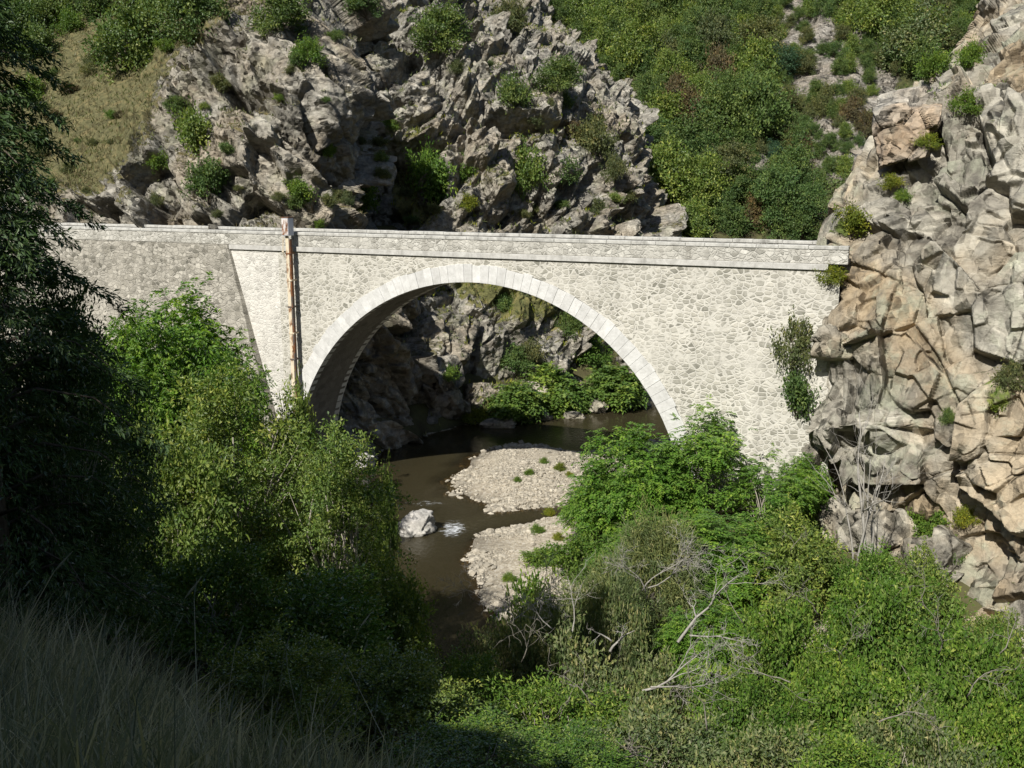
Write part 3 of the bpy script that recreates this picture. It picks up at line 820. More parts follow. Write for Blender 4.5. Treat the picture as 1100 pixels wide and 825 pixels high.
# voussoirs of both faces
rr = random.Random(4)
for side in (0, 1):
    b = MB()
    nv = 80
    for k in range(nv):
        a0 = math.pi * k / nv + 0.0003; a1 = math.pi * (k + 1) / nv - 0.0003
        pr = 0.05 + rr.uniform(0, 0.025); ro = RO + rr.uniform(-0.03, 0.09); ri = RI
        y0, y1 = (-pr, 0.5) if side == 0 else (BW - 0.5, BW + pr)
        def pt(r, a, y): return (-r * math.cos(a), y, SPR + r * math.sin(a))
        am = (a0 + a1) / 2
        V = [pt(ri, a0, y0), pt(ro, a0, y0), pt(ro, a1, y0), pt(ri, a1, y0), pt(ri, a0, y1), pt(ro, a0, y1), pt(ro, a1, y1), pt(ri, a1, y1)]
        b.add(V, [(0, 1, 2, 3), (7, 6, 5, 4), (0, 4, 5, 1), (1, 5, 6, 2), (2, 6, 7, 3), (3, 7, 4, 0)])
    # jamb stones below the springing
    for s in (-1, 1):
        z = SPR - 0.01
        while z > -1.3:
            h = rr.uniform(0.45, 0.6)
            x0, x1 = (RI, RO + rr.uniform(-0.1, 0.25)) if s > 0 else (-RO - rr.uniform(-0.1, 0.25), -RI)
            y0, y1 = (-0.06, 0.5) if side == 0 else (BW - 0.5, BW + 0.06)
            b.box(x0, x1, y0, y1, z - h, z - 0.015)
            z -= h
    b.build('arch_ring', M_RING, BR, bevel=0.012)
# string course, parapets, coping, deck
XR = 18.35
b = MB(); b.box(TL + 0.95, XR, -0.11, 0.3, ZS, ZSC); b.box(TL + 0.95, XR, BW - 0.3, BW + 0.17, ZS, ZSC); b.build('string_course', M_STRING, BR, bevel=0.02)
b = MB()
b.box(-35.5, TR + 0.3, -0.04, 0.36, ZSC + 0.002, ZP); b.box(-35.5, 18.6, BW - 0.36, BW + 0.04, ZSC + 0.002, ZP)
b.build('parapet', M_PARAPET, BR, bevel=0.03)
b = MB(); x = -35.5
while x < TR + 0.25:
    w = rr.uniform(0.9, 1.5); dz = rr.uniform(-0.012, 0.012)
    b.box(x + 0.004, min(x + w, TR + 0.3) - 0.004, -0.075, 0.40, ZP + 0.002, ZP + 0.17 + dz); x += w
b.build('coping', M_COPING, BR, bevel=0.025); b = MB(); x = -35.5
while x < 18.5:
    w = rr.uniform(0.9, 1.5); dz = rr.uniform(-0.012, 0.012)
    b.box(x + 0.004, min(x + w, 18.6) - 0.004, BW - 0.40, BW + 0.075, ZP + 0.002, ZP + 0.17 + dz); x += w
b.build('coping', M_COPING, BR, bevel=0.025)
b = MB(); b.box(-36, TR - 0.1, 0.365, BW - 0.365, ZS - 0.2, ZSC - 0.05); b.build('road_deck', M_ASPHALT, BR)

# older, rougher retaining wall carrying the approach on the left, leaning outwards with a slanting end
def rough_wall():
    V, F = [], []
    nz, nt = 60, 90
    for i in range(nz + 1):
        z = -1 + (ZSC - 0.01 + 1) * i / nz
        t1 = TLX + 0.9 + 3.4 * (ZSC - z) / 12.0
        for k in range(nt + 1):
            t = -36 + (t1 + 36) * k / nt
            V.append((t, -0.16 - 0.055 * (ZSC - z), z))
    Pn = np.array(V)
    off = 0.10 * fbm(Pn * np.array([1.6, 1, 2.2]), 77, 3)
    off[np.arange(nz, nz + 1) * 0] += 0
    V = [(v[0], v[1] + o, v[2]) for v, o in zip(V, off)]
    for i in range(nz):
        for k in range(nt):
            a = i * (nt + 1) + k
            F.append((a, a + 1, a + nt + 2, a + nt + 1))
    base = len(V)
    for i in range(nz + 1):          # return face at the slanting end, and the top
        v = V[i * (nt + 1) + nt]
        V.append((v[0] + 0.02, 0.05, v[2]))
    for i in range(nz):
        a = i * (nt + 1) + nt
        F.append((a, base + i, base + i + 1, a + nt + 1))
    top = len(V)
    for k in range(nt + 1):
        v = V[nz * (nt + 1) + k]; V.append((v[0], 0.05, v[2]))
    for k in range(nt):
        a = nz * (nt + 1) + k
        F.append((a, a + 1, top + k + 1, top + k))
    return V, F
RW = empty('retaining_wall', BR.location, -YAW)
RW.location = (-2.121 - 30 * math.cos(YAW), 54 + 30 * math.sin(YAW), 0)
V, F = rough_wall()
b = MB(); b.add([(v[0] + 30, v[1], v[2]) for v in V], F)
wall = b.build('wall_face', M_ROUGH, RW)
tag(RW, 'rough dark grey leaning stone wall carrying the road at the left end of the bridge', 'wall')

# ------------------------------------------------------------------ gauge post bolted to the bridge
def rusty(name, paint, amount, seed):
    t = NT(name); p = t.pos()
    mp = t.n('ShaderNodeMapping'); mp.inputs['Location'].default_value = (seed, seed * 2, 0); mp.inputs['Scale'].default_value = (1, 1, 0.55); t.l(p, mp.inputs[0])
    n = t.noise(mp.outputs[0], 2.2, 7, 0.75)
    r = t.ramp(t.noise(p, 9, 5, 0.7), [(0.3, (0.07, 0.03, 0.015)), (0.6, (0.24, 0.095, 0.032)), (0.8, (0.38, 0.17, 0.06))])
    m = t.ramp(n, [(amount - 0.05, 1.0), (amount + 0.04, 0.0)])
    c = t.mix(m, t.mix(0.4, paint, t.ramp(t.noise(p, 5, 5, 0.7), [(0.3, 0.65), (0.7, 1.1)]), 'MULTIPLY'), r)
    t.principled(c, 0.7, t.bump(t.noise(p, 25, 4, 0.7), 0.3, 0.01), 0.3)
    return t.m
M_POST = rusty('cream_paint_over_rust', (0.62, 0.54, 0.40), 0.46, 1.0)
M_BOXP = rusty('white_paint_over_red_rust', (0.62, 0.58, 0.55), 0.50, 5.2)
M_DARKST = rusty('dark_rusty_steel', (0.10, 0.085, 0.075), 0.5, 9.0)
M_BOXS = rusty('grey_white_paint', (0.55, 0.56, 0.60), 0.36, 3.0)
def bridge_local(px, py, off):
    d = ray(px, py)
    e = np.array([math.cos(YAW), -math.sin(YAW), 0]); bb = np.array([math.sin(YAW), math.cos(YAW), 0])
    o = np.array([-2.121, 54.0, 0]) + bb * off
    k = ((o - np.array([0, 0, CAMZ])) @ bb) / (d @ bb)
    q = np.array([0, 0, CAMZ]) + d * k
    return (q - o) @ e, q
tg, q = bridge_local(312, 300, -0.55)
GP = empty('gauge_post', (q[0], q[1], 0.5), -YAW)
tag(GP, 'tall cream and rust steel post with a box on top, bolted to the bridge', 'gauge post')
GP.scale = (0.66, 0.7, 1.0)
zt = bridge_local(312, 253, -0.55)[1][2] - 0.5
zbx = bridge_local(312, 233, -0.55)[1][2] - 0.5
b = MB(); b.box(-0.24, 0.10, -0.16, -0.10, 0, zt); b.box(-0.24, -0.19, -0.098, 0.16, 0, zt); b.build('post', M_POST, GP, bevel=0.008)
b = MB(); b.box(0.102, 0.22, -0.12, 0.17, 0, zt - 0.2); b.build('shade_strip', M_DARKST, GP, bevel=0.008)  # dark strip standing in for the shaded right side of the post
for k in range(9):
    z = 1.4 + k * 1.55
    if z > zt - 0.7: break
    b = MB(); b.box(-0.29, 0.27, -0.19, 0.19, z, z + 0.09); b.box(-0.10, -0.02, 0.192, 0.62, z + 0.01, z + 0.08); b.box(0.12, 0.19, 0.192, 0.62, z + 0.01, z + 0.08)
    b.build('bracket', M_POST if k % 2 else M_DARKST, GP, bevel=0.006)
b = MB(); b.box(-0.36, 0.34, -0.42, 0.30, zt, zbx - 0.06); bx = b.build('instrument_box', M_BOXS, GP, bevel=0.012)
b = MB(); b.box(-0.33, 0.31, -0.45, -0.423, zt + 0.04, zbx - 0.1); dr = b.build('door', M_BOXP, bx, bevel=0.008)
b = MB(); b.box(0.20, 0.24, -0.485, -0.452, zt + 0.42, zt + 0.58); b.build('handle', M_DARKST, dr, bevel=0.005)
b = MB(); b.box(-0.40, 0.38, -0.46, 0.34, zbx - 0.058, zbx); b.build('lid', M_DARKST, bx, bevel=0.01)
b = MB()
for sx in (-0.40, -0.28):
    b.tube([(sx, -0.2, zt - 1.25), (sx, -0.42, zt - 0.9), (sx, -0.30, zt - 0.1)], [0.03, 0.03, 0.03], 6)
b.box(-0.42, -0.24, -0.45, -0.40, zt - 0.95, zt - 0.87)
b.build('support_arm', M_POST, GP)
# ------------------------------------------------------------------ boulders
def boulder_mesh(name, seed, mat, dims, sub=5, amp=0.28):
    import bmesh
    bm = bmesh.new()
    bmesh.ops.create_icosphere(bm, subdivisions=sub, radius=1.0)
    P = np.array([v.co[:] for v in bm.verts])
    M = aniso(0.4 * seed, 0.3, 0.2, 1, 1, 1)
    v, c = block_noise(P, M, 1.0, seed, 1.0, 0.12, 0.08)
    v2, c2 = block_noise(P, M, 0.38, seed + 3, 1.0, 0.2, 0.08)
    r = 1 + amp * v + 0.25 * amp * v2 + 0.08 * fbm(P * 2, seed + 8, 4)
    # plane cuts give flat faces
    rs = np.random.RandomState(seed)
    Q = P * r[:, None]
    for k in range(9):
        n = rs.normal(size=3); n /= np.linalg.norm(n); h = rs.uniform(0.62, 0.85)
        d = Q @ n - h
        Q = Q - np.where(d > 0, d, 0)[:, None] * n * 0.92
    Q = Q * np.array(dims)
    for vv, q in zip(bm.verts, Q): vv.co = q
    me = bpy.data.meshes.new(name); bm.to_mesh(me); bm.free()
    me.materials.append(mat)
    me.polygons.foreach_set('use_smooth', [True] * len(me.polygons))
    a = me.attributes.new('cell', 'FLOAT', 'POINT'); a.data.foreach_set('value', np.clip(0.5 + 0.5 * c, 0, 1).astype(np.float32))
    a = me.attributes.new('grass', 'FLOAT', 'POINT'); a.data.foreach_set('value', np.zeros(len(Q), np.float32))
    return me
def boulder(px, py, z, dims, seed, mat, label, sub=4, rz=0.0, Y=None):
    p = atz(px, py, z) if Y is None else at(px, py, Y)
    o = link('boulder', boulder_mesh('boulder', seed, mat, dims, sub))
    o.location = p; o.rotation_euler = (0, 0, rz)
    tag(o, label, 'boulder')
    return o
boulder(447, 566, 0.3, (1.4, 1.05, 1.05), 3, M_BOULDER, 'pale angular boulder standing alone in the brown river in front of the arch', 5, 0.3)
boulder(391, 497, 0.35, (0.9, 0.8, 0.8), 8, M_BOULDER, 'half shaded grey boulder at the left waterline behind the leafy shoots', 5)
boulder(478, 426, 0.0, (2.2, 1.9, 2.5), 14, M_ROCK_B, 'big pointed sunlit rock on the far bank at the edge of the shadow', 5, 0.4, 75.6)
boulder(676, 431, 0.3, (1.9, 1.2, 0.95), 19, M_ROCK_B, 'long low grey rock in the water by the right foot of the arch', 5)
boulder(618, 447, 0.12, (1.0, 0.7, 0.5), 21, M_ROCK_B, 'flat brownish stone at the waterline below the ferny plants', 4)
boulder(584, 449, 0.10, (0.85, 0.6, 0.45), 24, M_ROCK_B, 'small rounded stone at the waterline left of the flat stone', 4)
boulder(562, 449, 0.22, (1.2, 0.8, 0.62), 27, M_ROCK_B, 'stepped grey rock on the far shore under the left ferny plant', 4)
boulder(638, 436, 0.45, (1.1, 0.9, 0.8), 31, M_ROCK_B, 'upright grey rock between the two ferny plants on the far shore', 4)
boulder(532, 456, 0.15, (1.5, 0.8, 0.5), 33, M_ROCK_B, 'pale ledge stone at the water where the grassy bank begins', 4)
boulder(437, 520, 0.02, (0.32, 0.26, 0.2), 36, M_WETPEBBLE, 'small wet stone left of the gravel bar tip', 3) if False else None
# the great block perched on the sunlit cliff
def perched_block():
    import bmesh
    bm = bmesh.new()
    bmesh.ops.create_cube(bm, size=2.0)
    bmesh.ops.subdivide_edges(bm, edges=bm.edges[:], cuts=44, use_grid_fill=True)
    cn = {(-1, -1, -1): (944, 181, 48.4), (1, -1, -1): (992, 166, 47.2), (1, -1, 1): (1010, 116, 47.8), (-1, -1, 1): (936, 122, 49.2),
          (-1, 1, -1): (950, 172, 53.0), (1, 1, -1): (1012, 158, 52.0), (1, 1, 1): (1012, 94, 52.0), (-1, 1, 1): (950, 97, 53.0)}
    K = np.array(list(cn.keys()), float); W = np.array([at(*v) for v in cn.values()])
    P = np.array([v.co[:] for v in bm.verts])
    r = np.linalg.norm(P, axis=1, keepdims=True)
    Q = P * (1 - 0.16) + 0.16 * P / r * 1.25
    w = np.prod(0.5 * (1 + Q[:, None, :] * K[None]), axis=2)
    X = w @ W
    c = X.mean(0); out = unit(X - c)
    v, cc = block_noise(X, mD2, 1.6, 5, 0.9, 0.45, 0.05)
    v2, c2 = block_noise(X, mD, 0.6, 9, 0.9, 0.3, 0.08)
    X = X + out * (0.20 * v + 0.05 * v2 + 0.06 * fbm(X * 1.5, 3, 4))[:, None]
    for vv, q in zip(bm.verts, X - c): vv.co = q
    me = bpy.data.meshes.new('boulder'); bm.to_mesh(me); bm.free()
    me.materials.append(M_BLOCK); me.polygons.foreach_set('use_smooth', [True] * len(me.polygons))
    a = me.attributes.new('cell', 'FLOAT', 'POINT'); a.data.foreach_set('value', np.clip(0.5 + 0.5 * cc, 0, 1).astype(np.float32))
    o = link('boulder', me); o.location = c
    tag(o, 'huge orange stained block perched over a dark gap high on the right cliff', 'boulder')
perched_block()
boulder(894, 372, 0, (0.85, 0.9, 0.95), 47, M_ROCK_D, 'lichen pale block bulging from the left edge of the right cliff', 5, 0.2, 45.6)

# ------------------------------------------------------------------ gravel and pebbles
def pebble_stuff():
    import bmesh
    bm = bmesh.new(); bmesh.ops.create_icosphere(bm, subdivisions=1, radius=1)
    BV = np.array([v.co[:] for v in bm.verts]); BF = np.array([[v.index for v in f.verts] for f in bm.faces]); bm.free()
    rs = np.random.RandomState(5)
    n = 95000
    x = rs.uniform(-11, 13, n); y = rs.uniform(36, 72, n)
    z, d, g = ground_h(x, y, True)
    gs = fbm(np.stack([x, y, z * 0], 1) * 0.45, 91, 3)
    ok = (rs.rand(n) < np.clip(1.0 + 2.2 * gs, 0.15, 1)) & (z > -0.17) & (g > 0.5) & ((z > 0.02) | (rs.rand(n) < 0.22))
    x, y, z = x[ok], y[ok], z[ok]
    n = len(x)
    gn = fbm(np.stack([x, y, z * 0], 1) * 0.45, 91, 3)
    sz = (0.038 + 0.06 * rs.rand(n) ** 3) * np.clip(1 + 1.1 * gn, 0.45, 1.7) + 0.18 * (rs.rand(n) < 0.02 + 0.05 * (z < 0.12)) * rs.rand(n)
    sz = np.where(z < 0.02, sz + 0.09, sz)
    A = rs.uniform(0, 2 * math.pi, n)
    dims = np.stack([sz * rs.uniform(0.8, 1.4, n), sz * rs.uniform(0.7, 1.1, n), sz * rs.uniform(0.45, 0.8, n)], 1)
    V = BV[None] * dims[:, None, :] * (1 + 0.18 * rs.normal(size=(n, len(BV), 1)))
    c, s = np.cos(A)[:, None], np.sin(A)[:, None]
    V = np.stack([V[:, :, 0] * c - V[:, :, 1] * s, V[:, :, 0] * s + V[:, :, 1] * c, V[:, :, 2]], -1)
    V = V + np.stack([x, y, z + dims[:, 2] * 0.3], 1)[:, None]
    F = (BF[None] + (np.arange(n) * len(BV))[:, None, None]).reshape(-1, 3)
    me = mesh_np('gravel', V.reshape(-1, 3), F, M_PEBBLE)
    tag(link('gravel', me), kind='stuff')
pebble_stuff()

# ------------------------------------------------------------------ vegetation builders

def leaf_arrays(P, D, N, L, W, fold=0.25):
    """folded four-cornered leaves: base, left, tip, right"""
    D = unit(D); S = unit(np.cross(D, N)); U = np.cross(S, D)
    L = L[:, None]; W = W[:, None]
    mid = P + D * L * 0.45
    a = P; bL = mid - S * W * 0.5 + U * W * fold; t = P + D * L - U * L * 0.12; bR = mid + S * W * 0.5 + U * W * fold
    V = np.stack([a, bL, t, bR], 1).reshape(-1, 3)
    i = np.arange(len(P))[:, None] * 4
    F = np.concatenate([i + np.array([[0, 1, 2]]), i + np.array([[0, 2, 3]])], 1).reshape(-1, 3)
    return V, F

def lobed_points(rs, n, R, H, nl, dome, lobe=0.5, zlo=0.08):
    """clump centres of an uneven crown of half-width R and height H"""
    lc = []
    for k in range(nl):
        a = 2 * math.pi * (k + rs.rand()) / nl * 1.618; rad = R * (0.62 * math.sqrt(rs.rand()) + 0.05)
        hz = H * (zlo + (1 - zlo) * rs.uniform(0.22, 0.72)) if not dome else H * rs.uniform(0.15, 0.66)
        hz *= (1 - 0.35 * (rad / R) ** 2)
        lc.append((rad * math.cos(a), rad * math.sin(a), hz, rs.uniform(0.75, 1.2) * lobe))
    lc.append((0, 0, H * 0.62, lobe * 1.1))
    lc = np.array(lc)
    w = lc[:, 3] ** 2
    k = rs.choice(len(lc), n, p=w / w.sum())
    d = unit(rs.normal(size=(n, 3)) + np.array([0, 0, 0.25]))
    r = lc[k, 3] * (rs.rand(n) ** 0.33) * (1 + 0.25 * rs.normal(size=n))
    C = lc[k, :3] + d * r[:, None] * np.array([R, R, H * 0.55])
    if zlo is not None:
        C[:, 2] = np.clip(C[:, 2], H * zlo * rs.uniform(0.3, 1.6, n), None)
    C[:, 2] = np.minimum(C[:, 2], H)
    out = unit((C - np.array([0, 0, H * 0.4])) / np.array([R, R, H * 0.6]))
    return C, out, lc

def crown_arrays(seed, R, H, nclump, per, cr, L, W, nl=9, dome=True, lobe=0.45, up=0.5, flat=0.6, droop=0.0, zlo=0.08, pinnate=False, rand=0.8):
    rs = np.random.RandomState(seed)
    C, out, lc = lobed_points(rs, nclump, R, H, nl, dome, lobe, zlo)
    if not pinnate:
        k = np.repeat(np.arange(nclump), per)
        n = len(k)
        off = rs.normal(size=(n, 3)) * cr * np.array([1, 1, flat])
        tw = unit(out + 0.7 * rs.normal(size=out.shape) + np.array([0, 0, 0.3]))
        along = rs.rand(n)[:, None]
        sh = np.where(rs.rand(nclump) < 0.4, rs.uniform(1.2, 2.6, nclump), 0.9)[k][:, None]
        P = C[k] + off * (0.7 / sh ** 0.6) + tw[k] * (along - 0.3) * cr * 2.0 * sh
        D = unit(0.9 * tw[k] + rand * rs.normal(size=(n, 3)) + off / cr * 0.5 + np.array([0, 0, -droop]))
        N = unit(np.array([0, 0, up]) + 0.5 * out[k] + 0.55 * rs.normal(size=(n, 3)))
        V, F = leaf_arrays(P, D, N, L * rs.uniform(0.65, 1.3, n), W * rs.uniform(0.7, 1.3, n))
    else:
        # compound leaves: a drooping rib carrying pairs of leaflets
        nr = per
        k = np.repeat(np.arange(nclump), nr); n = len(k)
        base = C[k] + rs.normal(size=(n, 3)) * cr * np.array([1, 1, flat])
        rib = unit(out[k] * 0.8 + rs.normal(size=(n, 3)) * 0.7 + np.array([0, 0, 0.15]))
        rib[:, 2] *= 0.5; rib = unit(rib)
        side = unit(np.cross(rib, np.array([0, 0, 1.0])))
        npair = 5; RL = pinnate
        Ps, Ds, Ns = [], [], []
        for j in range(npair):
            f = (j + 1) / npair
            p = base + rib * RL * f + np.array([0, 0, -1.0]) * RL * 0.45 * f * f * (0.4 + droop)
            for s in (-1, 1):
                Ps.append(p); Ds.append(unit(side * s + rib * (0.35 + 0.5 * f) + np.array([0, 0, -0.25]) + 0.12 * rs.normal(size=(n, 3))))
                Ns.append(unit(np.array([0, 0, 1.0]) + 0.35 * rs.normal(size=(n, 3)) + 0.2 * out[k]))
        P = np.concatenate(Ps); D = np.concatenate(Ds); N = np.concatenate(Ns); m = len(P)
        V, F = leaf_arrays(P, D, N, L * rs.uniform(0.75, 1.2, m), W * rs.uniform(0.8, 1.2, m), 0.1)
    tone = np.repeat(rs.rand(nclump)[k if not pinnate else np.tile(k, 2 * npair)], 4)
    return V, F, C, tone

def limbs(seed, R, H, C, th, stems=1, nlimb=26, base=0.0):
    """stems with limbs that reach out to clumps of the crown"""
    rs = np.random.RandomState(seed + 900)
    b = MB()
    tops = []
    for s in range(stems):
        a = 2 * math.pi * s / max(stems, 1) + rs.rand()
        lean = 0.0 if stems == 1 else R * 0.3
        top = Vector((lean * math.cos(a) + rs.normal() * 0.04 * R, lean * math.sin(a) + rs.normal() * 0.04 * R, H * 0.58))
        o = Vector((0.06 * R * math.cos(a) * (stems > 1), 0.06 * R * math.sin(a) * (stems > 1), -0.25))
        pts = [o]
        for k in (0.25, 0.5, 0.75):
            pts.append(o.lerp(top, k) + Vector((rs.normal(), rs.normal(), 0)) * 0.07 * R)
        pts.append(top)
        b.tube(pts, [th, th * 0.82, th * 0.62, th * 0.42, th * 0.18], 7)
        tops.append(pts)
    idx = rs.choice(len(C), min(nlimb, len(C)), replace=False)
    for i in idx:
        pts = tops[rs.randint(len(tops))]
        c = Vector(C[i])
        f = min(max(c.z / H * 0.6 + rs.uniform(-0.12, 0.05), 0.08), 0.95) * 4
        j = min(int(f), 3); s = pts[j].lerp(pts[j + 1], f - j)
        m = s.lerp(c, 0.5) + Vector((rs.normal(), rs.normal(), rs.normal() + 0.5)) * 0.05 * R
        r = th * rs.uniform(0.22, 0.4)
        b.tube([s, m, c], [r, r * 0.65, r * 0.2], 5)
    return b

PROTO = {}
def proto(key, root_name, kind_parts, cat, leaf, barkm, seed, R, H, stems=1, th=0.1, nlimb=26, **kw):
    V, F, C, tone = crown_arrays(seed, R, H, **kw)
    me = mesh_np(kind_parts[1], V, F, LM[leaf], attrs={'tone': tone})
    tb = limbs(seed, R, H, C, th, stems, nlimb)
    tm = tb.mesh(kind_parts[0], barkm, True)
    PROTO[key] = dict(root=root_name, crown=me, trunk=tm, parts=kind_parts, R=R, H=H, cat=cat, leaf=leaf)
rootcache = {}
def plant(key, loc, sx, sz, rz, label, group=None, leaf=None, cat=None, name=None):
    """one plant: an Empty at its foot with its trunk or stems and its crown; repeats are copies"""
    p = PROTO[key]
    leaf = leaf or p['leaf']
    ck = (key, leaf)
    if ck not in rootcache:
        r = empty(p['root'])
        t = link(p['parts'][0], p['trunk'], r)
        c = link(p['parts'][1], p['crown'], r)
        if leaf != p['leaf']:
            c.material_slots[0].link = 'OBJECT'; c.material_slots[0].material = LM[leaf]
        rootcache[ck] = r
    else:
        r = copy_tree(rootcache[ck])
        for k in ('group',):
            if k in r: del r[k]
    if name: r.name = name
    r.location = loc; r.scale = (sx, sx, sz); r.rotation_euler = (0, 0, rz)
    tag(r, label, cat or p['cat'], group)
    return r

# far plants (95 to 150 m)
proto('oak1', 'oak_tree', ('trunk', 'crown'), 'tree', 'oak', M_BARK, 101, 2.6, 4.8, 1, 0.16, 18, nclump=210, per=34, cr=0.38, L=0.24, W=0.15, nl=11, lobe=0.42, zlo=0.10)
proto('oak2', 'oak_tree', ('trunk', 'crown'), 'tree', 'oak', M_BARK, 102, 2.4, 5.2, 1, 0.16, 18, nclump=190, per=34, cr=0.38, L=0.24, W=0.145, nl=8, lobe=0.46, zlo=0.12)
proto('leafy', 'leafy_tree', ('trunk', 'crown'), 'tree', 'bright', M_BARK, 103, 2.3, 4.6, 1, 0.14, 18, nclump=190, per=32, cr=0.40, L=0.26, W=0.16, nl=9, lobe=0.44, zlo=0.10)
proto('bush1', 'shrub', ('stems', 'foliage'), 'shrub', 'olive', M_BARK, 104, 1.6, 2.3, 4, 0.06, 14, nclump=120, per=32, cr=0.28, L=0.20, W=0.10, nl=7, lobe=0.46, zlo=0.08)
proto('bush2', 'shrub', ('stems', 'foliage'), 'shrub', 'bright', M_BARK, 105, 1.4, 2.2, 4, 0.05, 14, nclump=110, per=32, cr=0.28, L=0.19, W=0.11, nl=6, lobe=0.48, zlo=0.08)
proto('conifer', 'conifer_tree', ('trunk', 'crown'), 'tree', 'bluegreen', M_BARK, 106, 1.7, 5.6, 1, 0.14, 18, nclump=170, per=24, cr=0.30, L=0.28, W=0.07, nl=9, lobe=0.40, zlo=0.10, droop=0.4)
proto('fern', 'knotweed_plant', ('stems', 'foliage'), 'plant', 'bright', M_BARK, 107, 1.9, 2.6, 7, 0.04, 20, nclump=120, per=9, cr=0.26, L=0.34, W=0.17, nl=8, lobe=0.46, zlo=0.05, pinnate=0.9, droop=0.6)
# near plants
proto('acacia', 'leafy_tree', ('trunk', 'crown'), 'tree', 'acacia', M_PALEBARK, 201, 3.4, 11.5, 3, 0.11, 70, nclump=640, per=44, cr=0.25, L=0.15, W=0.075, nl=30, lobe=0.25, up=0.35, zlo=0.06, rand=0.9)
proto('acacia2', 'leafy_tree', ('trunk', 'crown'), 'tree', 'acacia', M_PALEBARK, 202, 2.4, 5.0, 3, 0.08, 50, nclump=320, per=44, cr=0.22, L=0.15, W=0.072, nl=20, lobe=0.26, up=0.35, zlo=0.06, rand=0.9)
proto('ash', 'ash_tree', ('trunk', 'crown'), 'tree', 'ash', M_BARK, 203, 3.2, 6.4, 2, 0.10, 60, nclump=380, per=10, cr=0.30, L=0.19, W=0.092, nl=24, lobe=0.27, zlo=0.05, pinnate=0.48, droop=0.5)
proto('openash', 'ash_tree', ('trunk', 'crown'), 'tree', 'ash', M_PALEBARK, 213, 2.8, 7.2, 3, 0.08, 60, nclump=105, per=10, cr=0.30, L=0.20, W=0.095, nl=13, lobe=0.26, zlo=0.12, pinnate=0.48, droop=0.5)
proto('elder', 'elder_bush', ('stems', 'foliage'), 'bush', 'elder', M_PALEBARK, 204, 3.0, 4.6, 6, 0.06, 80, nclump=400, per=60, cr=0.22, L=0.13, W=0.068, nl=34, lobe=0.23, zlo=0.05, up=0.35)
proto('sage', 'low_bush', ('stems', 'foliage'), 'bush', 'sage', M_PALEBARK, 205, 2.0, 2.4, 7, 0.035, 80, nclump=400, per=40, cr=0.18, L=0.11, W=0.05, nl=22, lobe=0.26, zlo=0.05, up=0.3)
proto('feather', 'tamarisk_bush', ('stems', 'foliage'), 'bush', 'feather', M_PALEBARK, 206, 2.0, 2.6, 6, 0.035, 60, nclump=230, per=80, cr=0.24, L=0.20, W=0.024, nl=18, lobe=0.28, zlo=0.08, droop=0.25, rand=0.7)

# ------------------------------------------------------------------ far vegetation, set on the slopes
bpy.context.view_layer.update()
DG = bpy.context.evaluated_depsgraph_get()
def cast(px, py):
    d = Vector(ray(px, py)).normalized()
    hit, loc, nor, idx, ob, mat = scene.ray_cast(DG, Vector((0, 0, CAMZ)), d)
    return (loc, nor, ob) if hit else (None, None, None)
RS = random.Random(77)
def on_slope(key, px, py, rpx, label, aspect=1.0, group=None, leaf=None, sink=0.25, cat=None, only=None):
    """plant whose crown covers about rpx pixels round (px, py), rooted where the slope is"""
    loc, nor, ob = cast(px, py + rpx * 0.75)
    if loc is None or (only and ob.name not in only): return None
    p = PROTO[key]
    dep = project(loc)[2]
    r = rpx / FPX * dep
    sx = r / p['R'] * 1.02; sz = 2.0 * r * aspect / p['H']
    loc = loc - Vector((0, 0, sink * r))
    return plant(key, loc, sx, sz, RS.uniform(0, 6.28), label, group, leaf, cat)

